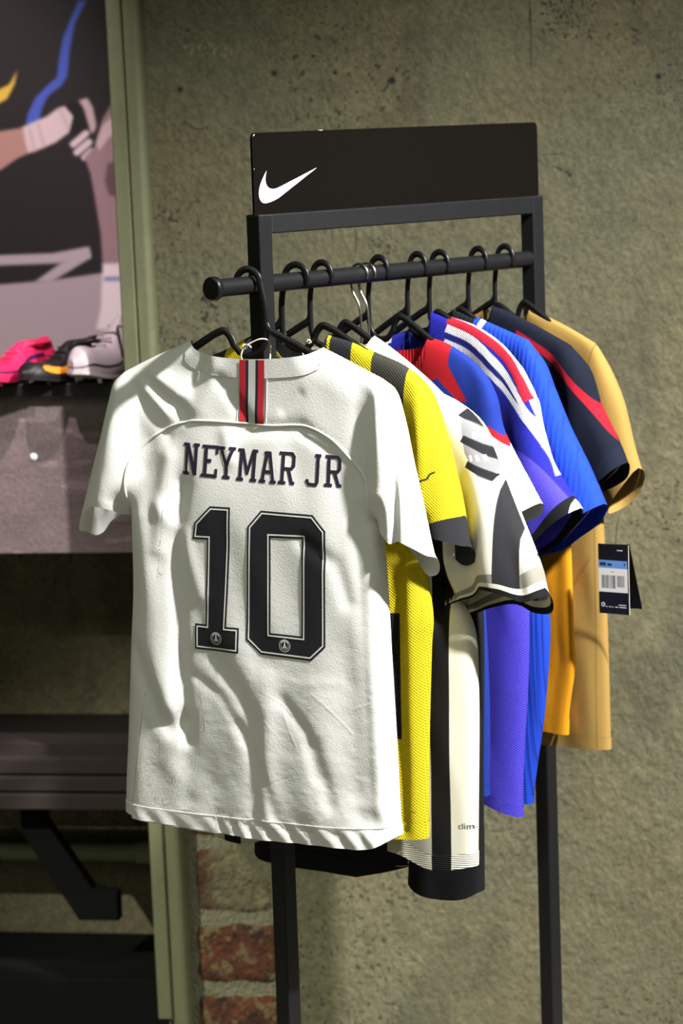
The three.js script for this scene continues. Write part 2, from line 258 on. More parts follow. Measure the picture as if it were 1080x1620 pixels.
// football cleats on the plinth: lofted from cross-sections along the foot
function cleat(label, u, off, turn, scale, upper, accent, sole, style) {
  const t = thing('football_cleat', label, 'shoe', 'football cleats on the plinth'); wallPlace(t, u, 1.242, off); t.rotation.y += turn; t.scale.set(...scale);
  // local: +x toe, y up; rings along x
  const N = 34, M = 28, pos = [], idx = [], uv = [];
  const top = (a) => 0.018 + 0.030 * smooth(0, 0.12, a) + 0.055 * smooth(0.35, 0.62, a) + 0.006 * smooth(0.8, 0.95, a) - 0.02 * smooth(0.95, 1, a);   // a = 0 toe, 1 heel
  const half = (a) => 0.046 * Math.sqrt(clamp(1 - Math.pow(1 - clamp(a / 0.34), 2.2))) * (1 - 0.30 * smooth(0.3, 0.62, a)) * Math.sqrt(clamp(1 - Math.pow(clamp((a - 0.86) / 0.14), 2.4))) + 0.001;
  for (let i = 0; i <= N; i++) {
    const a = i / N, h = top(a), w = half(a), x = 0.135 - 0.27 * a;
    for (let j = 0; j <= M; j++) {
      const q = (j / M) * Math.PI * 2, cy = Math.sin(q), cx = Math.cos(q), e = 0.75;
      const yy = 0.012 + (cy > 0 ? h * Math.pow(cy, e) : 0.006 * cy), nar = cy > 0 ? 1 - 0.38 * smooth(0.3, 1, cy) * smooth(0.2, 0.6, a) : 0.94;
      pos.push(x, yy + 0.012 * smooth(0.25, 0, a), w * Math.sign(cx) * Math.pow(Math.abs(cx), 0.8) * nar); uv.push(a, j / M);
    }
  }
  for (let i = 0; i < N; i++) for (let j = 0; j < M; j++) { const k = i * (M + 1) + j; idx.push(k, k + 1, k + M + 1, k + 1, k + M + 2, k + M + 1); }
  const g = new THREE.BufferGeometry(); g.setAttribute('position', new THREE.Float32BufferAttribute(pos, 3)); g.setAttribute('uv', new THREE.Float32BufferAttribute(uv, 2)); g.setIndex(idx); g.computeVertexNormals();
  const [c, cg] = canvas(256, 256); cg.fillStyle = upper; cg.fillRect(0, 0, 256, 256); style(cg); 
  part('upper', g, new THREE.MeshStandardMaterial({ map: tex(c, true), roughness: 0.5, side: THREE.DoubleSide }), t);
  // sole plate and studs
  const s = new THREE.Shape(); for (let i = 0; i <= 40; i++) { const a = i / 40, p = [0.137 - 0.274 * a, half(a) * 0.98 + 0.001]; i ? s.lineTo(...p) : s.moveTo(...p); } for (let i = 40; i >= 0; i--) { const a = i / 40; s.lineTo(0.137 - 0.274 * a, -half(a) * 0.98 - 0.001); }
  const sg = new THREE.ExtrudeGeometry(s, { depth: 0.006, bevelEnabled: false }); sg.rotateX(-Math.PI / 2); const sp = sg.attributes.position; for (let i = 0; i < sp.count; i++) sp.setY(i, sp.getY(i) + 0.006 + 0.012 * smooth(0.067, 0.135, sp.getX(i))); sg.computeVertexNormals();
  const sm = new THREE.MeshStandardMaterial({ color: sole, roughness: 0.4 }); const plate = part('sole', sg, sm, t);
  for (const [x, z] of [[0.085, 0.03], [0.085, -0.03], [0.04, 0.032], [0.04, -0.032], [-0.09, 0.022], [-0.09, -0.022]]) { const st = part('stud', new THREE.CylinderGeometry(0.006, 0.004, 0.010, 10), sm, plate); st.position.set(x, 0.004, z); }
  // collar opening and tongue
  const ring = new THREE.TorusGeometry(0.028, 0.006, 10, 30); ring.rotateX(Math.PI / 2); ring.scale(1.55, 1, 0.85);
  const col = part('collar', ring, accent, t); col.position.set(-0.075, 0.105, 0);
  const to = part('tongue', new RoundedBoxGeometry(0.045, 0.007, 0.034, 3, 0.0034), accent, t); to.position.set(-0.024, 0.098, 0); to.rotation.z = -0.62;
  for (let i = 0; i < 4; i++) { const l = part('lace', new THREE.CylinderGeometry(0.0022, 0.0022, 0.036, 8), accent, t); l.rotation.x = Math.PI / 2; l.position.set(0.045 - i * 0.018, 0.064 + i * 0.0105, 0); }
  return t;
}
const flat = (r, g, b, rough = 0.6) => new THREE.MeshStandardMaterial({ color: new THREE.Color(r, g, b), roughness: rough });
const blackPlastic = new THREE.MeshPhysicalMaterial({ color: new THREE.Color(0.006, 0.006, 0.007), roughness: 0.36, specularIntensity: 0.7 });
cleat('bright pink football cleat, leftmost on the plinth', -0.603, -0.125, -1.95, [0.82, 0.60, 0.82], '#e0245c', flat(0.75, 0.03, 0.12), new THREE.Color(0.5, 0.03, 0.09), (g) => { g.strokeStyle = '#3b1246'; g.lineWidth = 6; for (const k of [0, 1]) { const Y = (t) => (k ? 256 - t : 128 + t); g.beginPath(); g.moveTo(10, Y(14)); g.lineTo(200, Y(20)); g.stroke(); } });
cleat('black football cleat with an orange swoosh, between the pink and the white one', -0.514, -0.125, -1.98, [0.82, 0.60, 0.82], '#171215', flat(0.012, 0.01, 0.012), new THREE.Color(0.02, 0.015, 0.018), (g) => { for (const k of [0, 1]) { const Y = (t) => (k ? 256 - t : 128 + t); g.fillStyle = '#e8912a'; g.beginPath(); g.moveTo(170, Y(24)); g.quadraticCurveTo(80, Y(0), 34, Y(16)); g.quadraticCurveTo(24, Y(34), 48, Y(38)); g.quadraticCurveTo(70, Y(22), 170, Y(24)); g.fill(); g.fillStyle = '#b7a9ad'; g.fillRect(190, k ? 206 : 170, 26, 7); }});
cleat('white football cleat with black stripes, rightmost on the plinth', -0.425, -0.14, -1.98, [0.84, 0.98, 0.84], '#bfb2b9', flat(0.5, 0.45, 0.48), new THREE.Color(0.6, 0.54, 0.57), (g) => { g.strokeStyle = '#181418'; for (const k of [0, 1]) { const Y = (t) => (k ? 256 - t : 128 + t); g.lineWidth = 8; for (const x of [112, 134, 156]) { g.beginPath(); g.moveTo(x, Y(14)); g.lineTo(x + 22, Y(50)); g.stroke(); } g.lineWidth = 3; g.beginPath(); g.moveTo(0, Y(8)); g.lineTo(110, Y(10)); g.stroke(); } });

// ------------------------------------------------------------------ clothes rack
const rackMat = new THREE.MeshPhysicalMaterial({ color: new THREE.Color(0.007, 0.007, 0.0085), specularIntensity: 0.75, roughness: 0.42, bumpMap: tex(paint(128, 128, (x, y) => { const v = noise(x / 2, y / 2, 4); return [v, v, v]; })[0], false, 8, 8), bumpScale: 0.00008 });
{
  const rk = thing('clothes_rack', 'black metal clothes rack with a header board and one hanging rail', 'rack');
  rk.position.set(RX, RY, RZ); rk.rotation.y = YAW;           // local x along the rail, z to the front, y = 0 at the top of the frame
  const bar = (w, h, d, x, y, z, name) => { const m = part(name, new RoundedBoxGeometry(w, h, d, 3, 0.0022), rackMat, rk); m.position.set(x, y, z); return m; };
  bar(RW, RY, RW, RW / 2, -RY / 2, 0, 'post'); bar(RW, RY, RW, RL - RW / 2, -RY / 2, 0, 'post');
  bar(RL - 2 * RW + 0.002, RHB, RW, RL / 2, -RHB / 2, 0, 'top_beam'); bar(RL - 2 * RW + 0.002, RW, RW, RL / 2, -RY + 0.1, 0, 'bottom_beam');
  bar(RW, 0.025, 0.42, RW / 2, -RY + 0.0125, 0, 'foot'); bar(RW, 0.025, 0.42, RL - RW / 2, -RY + 0.0125, 0, 'foot');
  const s = new THREE.Shape(), r = 0.009, x0 = 0.0008, x1 = RL - 0.0008, h = RHP; s.moveTo(x0, -0.004); s.lineTo(x1, -0.004); s.lineTo(x1, h - r); s.quadraticCurveTo(x1, h, x1 - r, h); s.lineTo(x0 + r, h); s.quadraticCurveTo(x0, h, x0, h - r); s.closePath();
  const board = part('header_board', new THREE.ExtrudeGeometry(s, { depth: 0.0032, bevelEnabled: true, bevelSize: 0.0004, bevelThickness: 0.0004, bevelSegments: 2, curveSegments: 10 }), new THREE.MeshPhysicalMaterial({ color: new THREE.Color(0.0045, 0.0036, 0.003), roughness: 0.45, specularIntensity: 0.15 }), rk); board.position.z = 0.0008;
  const w = new THREE.Shape(); w.moveTo(0.0265, 0.0580); w.bezierCurveTo(0.016, 0.047, 0.0085, 0.034, 0.0095, 0.0255); w.bezierCurveTo(0.0105, 0.0165, 0.018, 0.0130, 0.0265, 0.0150); w.bezierCurveTo(0.032, 0.0158, 0.040, 0.0175, 0.050, 0.0215); w.lineTo(0.1265, 0.0585); w.lineTo(0.050, 0.0350); w.bezierCurveTo(0.039, 0.0318, 0.030, 0.0325, 0.0257, 0.038); w.bezierCurveTo(0.0222, 0.043, 0.0225, 0.050, 0.0265, 0.0580);
  const sw = part('swoosh_emblem', new THREE.ExtrudeGeometry(w, { depth: 0.0004, bevelEnabled: false, curveSegments: 20 }), flat(0.78, 0.76, 0.72, 0.5), board, 'white swoosh emblem'); sw.position.z = 0.0037;
  const chip = flat(0.6, 0.58, 0.5, 0.8);
  for (const [x, y, sx, sy, a] of [[0.0045, h - 0.0028, 0.007, 0.0022, 0.75], [0.139, h + 0.0003, 0.008, 0.0012, 0], [0.0026, 0.061, 0.0016, 0.003, 0.3]]) { const m = part('paint_chip', new THREE.SphereGeometry(0.5, 10, 8), chip, board); m.scale.set(sx, sy, 0.0042); m.position.set(x, y, 0.002); m.rotation.z = a; }
  const rail = part('rail', new THREE.CylinderGeometry(0.0121, 0.0121, RL - RW / 2 + RP, 36), rackMat, rk); rail.rotation.z = Math.PI / 2; rail.position.set((RL - RW / 2 - RP) / 2, -RHR, 0);
  const cap = new THREE.LatheGeometry([[0, 0.006], [0.0135, 0.006], [0.0156, 0.0045], [0.0162, 0.002], [0.0162, -0.003], [0.0145, -0.005], [0.0122, -0.006]].map((p) => new THREE.Vector2(...p)), 36);
  const cp = part('end_cap', cap, blackPlastic, rail); cp.position.y = (RL - RW / 2 + RP) / 2; 
}

// ------------------------------------------------------------------ hangers
const hangFrame = (o, s, dl) => { o.position.copy(railAt(s)); o.rotation.y = YAW + dl - Math.PI / 2; return o; };   // local x across the garment, z to the rail's free end
function flatRod(pts, w, t, closed = false) {   // a rod of oval section w x t along a path in the plane z = 0
  const c = new THREE.CatmullRomCurve3(pts.map((p) => new THREE.Vector3(p[0], p[1], p[2] || 0)), closed, 'centripetal');
  const g = new THREE.TubeGeometry(c, pts.length * 9, w / 2, 12, closed); g.scale(1, 1, t / w); g.computeVertexNormals(); return g;
}
const HOOK = []; for (let i = 0; i <= 12; i++) { const a = Math.PI * (1.12 - (1.12 * i) / 12); HOOK.push([0.0185 * Math.cos(a), 0.0185 * Math.sin(a)]); }
const hangers = [];
function hanger(s, dl, flip, label, size = 1) {
  let t;
  if (hangers.length) { t = hangers[0].clone(); t.name = numbered('clothes_hanger'); t.userData = { label, category: 'hanger', group: 'black plastic hangers on the rail' }; scene.add(t); }
  else {
    t = thing('clothes_hanger', label, 'hanger', 'black plastic hangers on the rail');
    const hook = HOOK.map(([x, y]) => [x + 0.002, y + 0.0035]);
    const cap = (x, y) => { const g = new THREE.SphereGeometry(0.0047, 12, 8); g.scale(1, 1, 0.62); g.translate(x, y, 0); return g; };
    part('hook', mergeGeometries([flatRod([...hook, [0.024, -0.012], [0.027, -0.03], [0.0275, -0.05], [0.0265, -0.072], [0.019, -0.087], [0.004, -0.094], [-0.012, -0.092], [-0.024, -0.081]], 0.0096, 0.006), cap(...hook[0])]), blackPlastic, t);
    part('arm', flatRod([[-0.024, -0.081], [-0.030, -0.069], [-0.039, -0.0615], [-0.051, -0.0645], [-0.08, -0.080], [-0.12, -0.1025], [-0.165, -0.128], [-0.192, -0.146], [-0.196, -0.152]], 0.0108, 0.0062), blackPlastic, t);
    part('arm', flatRod([[0.0275, -0.052], [0.032, -0.0595], [0.05, -0.068], [0.08, -0.082], [0.12, -0.1025], [0.165, -0.128], [0.192, -0.146], [0.196, -0.152]], 0.0108, 0.0062), blackPlastic, t);
    part('web', flatRod([[-0.184, -0.142], [-0.15, -0.152], [-0.08, -0.156], [0, -0.157], [0.08, -0.156], [0.15, -0.152], [0.184, -0.142]], 0.007, 0.0045), blackPlastic, t);
  }
  hangFrame(t, s, dl); if (flip) t.rotation.y += Math.PI; t.scale.set(size, 1, 1); hangers.push(t); return t;
}
const wireMat = new THREE.MeshStandardMaterial({ color: new THREE.Color(0.55, 0.55, 0.56), roughness: 0.25, metalness: 1 });
function wireHanger(s, dl, label, low = 0) {
  const t = thing('wire_hanger', label, 'hanger', 'bare metal hangers on the rail'); hangFrame(t, s, dl);
  const hook = []; for (let i = 0; i <= 12; i++) { const a = Math.PI * (-0.12 + (1.12 * i) / 12); hook.push([0.0148 * Math.cos(a), 0.0148 * Math.sin(a) + 0.0005]); }
  part('hook', flatRod([...hook, [-0.0148, -0.012], [-0.012, -0.024], [-0.003, -0.040], [0.0, -0.055], [0.0, -0.085 - low]], 0.0036, 0.0036), wireMat, t);
  part('frame', flatRod([[0, -0.085 - low], [0.0186, -0.094 - low], [0.0620, -0.118 - low], [0.1054, -0.143 - low], [0.1104, -0.152 - low], [0.1054, -0.158 - low], [0, -0.158 - low], [-0.1054, -0.158 - low], [-0.1104, -0.152 - low], [-0.1054, -0.143 - low], [-0.0620, -0.118 - low], [-0.0186, -0.094 - low]], 0.0036, 0.0036, true), wireMat, t);
  return t;
}

// ------------------------------------------------------------------ cloth
function curvePts(pts, n) { // n+1 samples by arc length
  if (pts.length === 2) return Array.from({ length: n + 1 }, (_, i) => [pts[0][0] + ((pts[1][0] - pts[0][0]) * i) / n, pts[0][1] + ((pts[1][1] - pts[0][1]) * i) / n]);
  const c = new THREE.CatmullRomCurve3(pts.map((p) => new THREE.Vector3(p[0], p[1], 0)), false, 'centripetal'); c.arcLengthDivisions = 300; return c.getSpacedPoints(n).map((p) => [p.x, p.y]);
}
function coons(T, B, L, R) { // T,B: nu+1 points; L,R: nv+1 points -> rows of points
  const nu = T.length - 1, nv = L.length - 1, out = [];
  for (let j = 0; j <= nv; j++) {
    const v = j / nv, row = [];
    for (let i = 0; i <= nu; i++) {
      const u = i / nu, p = [0, 0];
      for (const k of [0, 1]) p[k] = (1 - v) * T[i][k] + v * B[i][k] + (1 - u) * L[j][k] + u * R[j][k] - ((1 - u) * (1 - v) * T[0][k] + u * (1 - v) * T[nu][k] + (1 - u) * v * B[0][k] + u * v * B[nu][k]);
      row.push(p);
    }
    out.push(row);
  }
  return out;
}
function segDist(px, py, a, b) { const dx = b[0] - a[0], dy = b[1] - a[1], t = clamp(((px - a[0]) * dx + (py - a[1]) * dy) / (dx * dx + dy * dy + 1e-12)); return Math.hypot(px - a[0] - t * dx, py - a[1] - t * dy); }
function polyDist(px, py, pl) { let d = 9; for (let i = 1; i < pl.length; i++) d = Math.min(d, segDist(px, py, pl[i - 1], pl[i])); return d; }

const CX0 = -0.42, CY0 = -0.94, CW = 0.84, CH = 0.92;   // the part of a shirt's plane that its dye pattern covers
// a shirt on a hanger. Two sheets (near = towards the rail's free end) joined along shoulders, sleeves and side seams.
function shirt(o) {
  const t = thing(o.name || 'football_jersey', o.label, o.category || 'shirt', o.group); hangFrame(t, o.s, o.dl);
  const q = o.res || 1, NB = Math.round(34 * q), NA = Math.round(26 * q), NS = Math.round(70 * q), NL = Math.round(26 * q);
  const dropL = o.dropL || 0, flipPts = (pts) => pts.map((p) => [-p[0], p[1] - dropL * smooth(-0.45, -0.25, p[1])]);
  const right = o.R, left = o.L || Object.fromEntries(Object.entries(o.R).map(([k, v]) => [k, Array.isArray(v[0]) ? flipPts(v) : v.length ? flipPts([v])[0] : v]));
  const closed = [], tris = {}, verts = [];   // tris: part key -> list of vertex triples
  const cx = o.cx || 0;
  const bands = o.bands || [['cuff', o.cuffRows || 0]],   // from the open edge inwards
    hemRows = o.hemRows || 0, colRows = o.colRows ?? Math.round(4 * q);
  const sides = [['r', right, 1], ['l', left, -1]].map(([k, S, sg]) => {
    const sh = curvePts(S.sh, 40), outer = curvePts([S.sh[S.sh.length - 1], ...S.outer], 40), arm = curvePts([S.sh[S.sh.length - 1], ...(S.arm || []), S.pit], NA), under = curvePts([S.pit, S.tip], Math.max(6, 10)), side = curvePts([S.pit, ...S.side], 60);
    closed.push(sh, outer, under, side); return { k, S, sg, arm };
  });
  const nx = Math.max(Math.abs(right.sh[0][0]), 0.05), sX = right.sh[right.sh.length - 1][0];
  const zc = o.bend || (() => 0);
  const prof = (d, E) => { const a = 1 - clamp(d / E); return Math.sqrt(Math.max(0, 1 - a * a)); };
  const strokes = o.folds || [];
  function foldAt(x, y) {
    let z = 0;
    for (const [pl, w, a] of strokes) { if (Math.abs(x - pl[0][0]) > 0.35) continue; const d = polyDist(x, y, pl); if (d < 3 * w) z += a * Math.exp(-(d * d) / (w * w)); }
    return z;
  }
  const sd = o.seed || 1, rip = o.ripple || (() => 0);
  function depth(x, y, near) {
    let d = 9; for (const pl of closed) d = Math.min(d, polyDist(x, y, pl));
    d = Math.max(0, d - 0.0006); const ax = Math.abs(x - cx), slv = smooth(sX - 0.035, sX + 0.03, ax) * smooth(-0.5, -0.38, y);
    const grow = 0.55 + 0.45 * smooth(-0.12, -0.34, y);
    const D = (near ? o.dn : o.df * (1 - (1 - (o.slim ?? 1)) * smooth(0.13, 0.05, ax))) * grow * (1 - slv) + (near ? o.sn : o.sf) * slv, E = (o.eb || 0.05) * (1 - slv) + (o.es || 0.045) * slv;
    const m = smooth(0.0, 0.03, d);
    const wr = (o.wr ?? 0.006) * smooth(-0.14, -0.4, y) * (noise(x * 13 + sd * 9, y * 1.6 + (near ? 0 : 40), sd) - 0.5) * 2 + (o.wr ?? 0.006) * 0.5 * (noise(x * 25 + y * 9, y * 6 - x * 7 + (near ? 0 : 40), sd + 3) - 0.5) * 2;
    let z = D * prof(d, E) + m * (wr + (near ? foldAt(x, y) + rip(x, y) : 0));
    z = Math.max(z, Math.min(d * 0.4, 0.004));
    return zc(x, y) + (near ? z : -z);
  }
  const key = new Map();
  function vert(x, y, z) { const k = Math.round(x * 2e4) + ',' + Math.round(y * 2e4) + ',' + Math.round(z * 2e4); let i = key.get(k); if (i === undefined) { i = verts.length; key.set(k, i); verts.push([x, y, z]); } return i; }
  function grid(rows, near, flip, nameOf) {
    const ids = rows.map((r) => r.map(([x, y]) => vert(x, y, depth(x, y, near))));
    for (let j = 0; j < rows.length - 1; j++) for (let i = 0; i < rows[0].length - 1; i++) {
      const a = ids[j][i], b = ids[j][i + 1], c = ids[j + 1][i], d = ids[j + 1][i + 1], k = nameOf(i, j), T = (tris[k] ||= []);
      const w = (v) => v * 2 + (near ? 0 : 1); if (flip) T.push(w(a), w(b), w(d), w(a), w(d), w(c)); else T.push(w(a), w(d), w(b), w(a), w(c), w(d));
    }
  }
  const NU = Math.round(20 * q), NV = NB - Math.round(20 * q) + Math.round(20 * q);
  for (const near of [true, false]) for (const { k, S, sg, arm } of sides) {
    const yc = near ? o.neckN : o.neckF, N = S.sh[0];
    const nk = curvePts([[cx, yc], [cx + (N[0] - cx) * 0.5, yc + (N[1] - yc) * 0.16], [cx + (N[0] - cx) * 0.84, yc + (N[1] - yc) * 0.5], N], NU);
    const sh = curvePts(S.sh, NB), T = [...nk, ...sh.slice(1)], nu = T.length - 1;
    const side = curvePts([S.pit, ...S.side], NS), R = [...arm, ...side.slice(1)], nv = R.length - 1;
    const H = S.side[S.side.length - 1], hem = near ? S.hemN || [] : S.hemF || S.hemN || [], hc = near ? o.hemN : o.hemF;
    const B = curvePts([[cx + (o.hx || 0), hc], ...hem, H], nu);
    const Lc = curvePts([[cx, yc], [cx + (o.hx || 0), hc]], nv);
    const sheet = near ? o.nearName || 'front_panel' : o.farName || 'back_panel';
    grid(coons(T, B, Lc, R), near, (sg > 0) !== near ? true : false, (i, j) => (j >= nv - hemRows ? 'hem_band|' : i < NU && j < colRows ? 'collar|' : sheet + '|'));
    // sleeve
    const outer = curvePts([S.sh[S.sh.length - 1], ...S.outer], NL), under = curvePts([S.pit, S.tip], NL), C1 = S.outer[S.outer.length - 1];
    const cuff = curvePts([C1, ...((near ? S.cn : S.cf) || []), S.tip], NA);
    // rows along the sleeve, columns across it
    const rows = coons(arm, cuff, outer, under);
    grid(rows, near, (sg > 0) === near, (i, j) => { let e = NL; for (const [nm, n] of bands) { if (j >= e - n) return nm + '|' + k; e -= n; } return 'sleeve|' + k; });
  }
  // common normals, then one mesh per part
  const nrm = verts.map(() => [0, 0, 0]);
  for (const T of Object.values(tris)) for (let i = 0; i < T.length; i += 3) {
    const [a, b, c] = [verts[T[i] >> 1], verts[T[i + 1] >> 1], verts[T[i + 2] >> 1]], ux = b[0] - a[0], uy = b[1] - a[1], uz = b[2] - a[2], vx = c[0] - a[0], vy = c[1] - a[1], vz = c[2] - a[2], n = [uy * vz - uz * vy, uz * vx - ux * vz, ux * vy - uy * vx];
    for (const m of [T[i] >> 1, T[i + 1] >> 1, T[i + 2] >> 1]) for (const e of [0, 1, 2]) nrm[m][e] += n[e];
  }
  for (const n of nrm) { const l = Math.hypot(...n) || 1; n[0] /= l; n[1] /= l; n[2] /= l; }
  const mats = o.mats;
  for (const [k, T] of Object.entries(tris)) {
    const [nm] = k.split('|'), map = new Map(), P = [], N = [], U = [], I = [], lift = nm === 'collar' || nm === 'hem_band' ? 0.0009 : nm.startsWith('cuff') ? 0.0005 : 0;
    for (const v of T) { let i = map.get(v); if (i === undefined) { i = map.size; map.set(v, i); const p = verts[v >> 1], n = nrm[v >> 1]; P.push(p[0] + n[0] * lift, p[1] + n[1] * lift, p[2] + n[2] * lift); N.push(...n); U.push(p[0] + (v & 1) * CW, p[1]); } I.push(i); }
    const g = new THREE.BufferGeometry(); g.setAttribute('position', new THREE.Float32BufferAttribute(P, 3)); g.setAttribute('normal', new THREE.Float32BufferAttribute(N, 3)); g.setAttribute('uv', new THREE.Float32BufferAttribute(U, 2)); g.setIndex(I);
    part(nm, g, mats[nm] || mats.body, t, o.partLabels?.[nm]);
  }
  t.userData.surface = undefined; delete t.userData.surface;
  return { t, depth };
}
// flat print lifted on to the near sheet of a shirt
function onCloth(geo, depth, lift, name, mat, parent, maxEdge = 0.007, label) {
  let g = geo.index ? geo.toNonIndexed() : geo; for (const a of Object.keys(g.attributes)) if (a !== 'position') g.deleteAttribute(a);
  g = new TessellateModifier(maxEdge, 7).modify(g); g = mergeVertices(g, 1e-5);
  const p = g.attributes.position, nn = []; const e = 0.0015;
  for (let i = 0; i < p.count; i++) {
    const x = p.getX(i), y = p.getY(i), z = depth(x, y, true), dx = (depth(x + e, y, true) - depth(x - e, y, true)) / (2 * e), dy = (depth(x, y + e, true) - depth(x, y - e, true)) / (2 * e), l = Math.hypot(dx, dy, 1);
    p.setXYZ(i, x - (dx / l) * lift, y - (dy / l) * lift, z + lift / l); nn.push(-dx / l, -dy / l, 1 / l);
  }
  g.setAttribute('normal', new THREE.Float32BufferAttribute(nn, 3));
  return part(name, g, mat, parent, label);
}
function ribbonOnCloth(pts, w, depth, lift, name, mat, parent, n = 60, label) {  // a narrow raised cord or tape along a line
  const P = [], N = [], I = [], c = curvePts(pts, n), M = 6;
  for (let i = 0; i <= n; i++) {
    const a = c[Math.max(0, i - 1)], b = c[Math.min(n, i + 1)], l = Math.hypot(b[0] - a[0], b[1] - a[1]), nx = -(b[1] - a[1]) / l, ny = (b[0] - a[0]) / l;
    for (let j = 0; j <= M; j++) { const f = (j / M) * 2 - 1, x = c[i][0] + nx * f * w / 2, y = c[i][1] + ny * f * w / 2; P.push(x, y, depth(x, y, true) + lift * Math.sqrt(Math.max(0, 1 - f * f)) + 0.0003); }
  }
  for (let i = 0; i < n; i++) for (let j = 0; j < M; j++) { const k = i * (M + 1) + j; I.push(k, k + M + 1, k + 1, k + 1, k + M + 1, k + M + 2); }
  const g = new THREE.BufferGeometry(); g.setAttribute('position', new THREE.Float32BufferAttribute(P, 3)); g.setIndex(I); g.computeVertexNormals();
  return part(name, g, mat, parent, label);
}
// knit relief: piqué cells, ribs or a plain fine weave; uv is in metres
const knit = {
  plain: paint(64, 64, (x, y) => { const v = 0.5 + 0.25 * Math.sin((x + y) * Math.PI / 4) * Math.sin((x - y) * Math.PI / 4) + 0.2 * (hash(x, y, 3) - 0.5); return [v, v, v]; })[0],
  mesh: paint(64, 64, (x, y) => { const a = Math.cos(((x + y) / 64) * 4 * Math.PI) * 0.5 + Math.cos(((x - y) / 64) * 4 * Math.PI) * 0.5; const v = 0.5 + 0.5 * a; return [v, v, v]; })[0],
  rib: paint(64, 8, (x) => { const v = 0.5 + 0.5 * Math.cos((x / 64) * 8 * Math.PI); return [v, v, v]; })[0],
  cross: paint(8, 64, (x, y) => { const v = 0.5 + 0.5 * Math.cos((y / 64) * 8 * Math.PI); return [v, v, v]; })[0],
};
function dyed(base, draw, k, cell, scale, extra = {}) {
  let map = null;
  if (draw) {
    const two = !!extra.far, [c, g] = canvas(two ? 2048 : 1024, 1120); g.fillStyle = base; g.fillRect(0, 0, 2048, 1120); const shift = { x: 0 };
    const Q = (p) => [shift.x + ((p[0] - CX0) / CW) * 1024, (1 - (p[1] - CY0) / CH) * 1120];
    const api = { g, Q,
      poly(pts, col) { g.fillStyle = col; g.beginPath(); pts.forEach((p, i) => { const r = Q(p); i ? g.lineTo(...r) : g.moveTo(...r); }); g.closePath(); g.fill(); },
      line(pts, w, col, smoothLine = true) { g.strokeStyle = col; g.lineWidth = (w / CW) * 1024; g.lineJoin = 'round'; g.lineCap = 'butt'; g.beginPath(); const s = smoothLine && pts.length > 2 ? curvePts(pts, 40) : pts; s.forEach((p, i) => { const r = Q(p); i ? g.lineTo(...r) : g.moveTo(...r); }); g.stroke(); } };
    api.both = (f) => { f((p) => p); f((p) => p.map((a) => [-a[0], a[1]])); };
    g.save(); g.beginPath(); g.rect(0, 0, 1024, 1120); g.clip(); draw(api); g.restore(); if (two) { shift.x = 1024; g.save(); g.beginPath(); g.rect(1024, 0, 1024, 1120); g.clip(); extra.far(api); g.restore(); }
    const k2 = two ? 2 : 1; map = tex(c, true, 1 / CW / k2, 1 / CH, -CX0 / CW / k2, -CY0 / CH); delete extra.far;
  }
  const b = knit[k] ? tex(knit[k], false, 1 / cell, 1 / cell) : null;
  return new THREE.MeshPhysicalMaterial({ color: map ? 0xffffff : new THREE.Color(base), map, bumpMap: b, bumpScale: scale, roughness: 0.88, specularIntensity: 0.45, side: THREE.DoubleSide, ...extra });
}
JERSEYS();
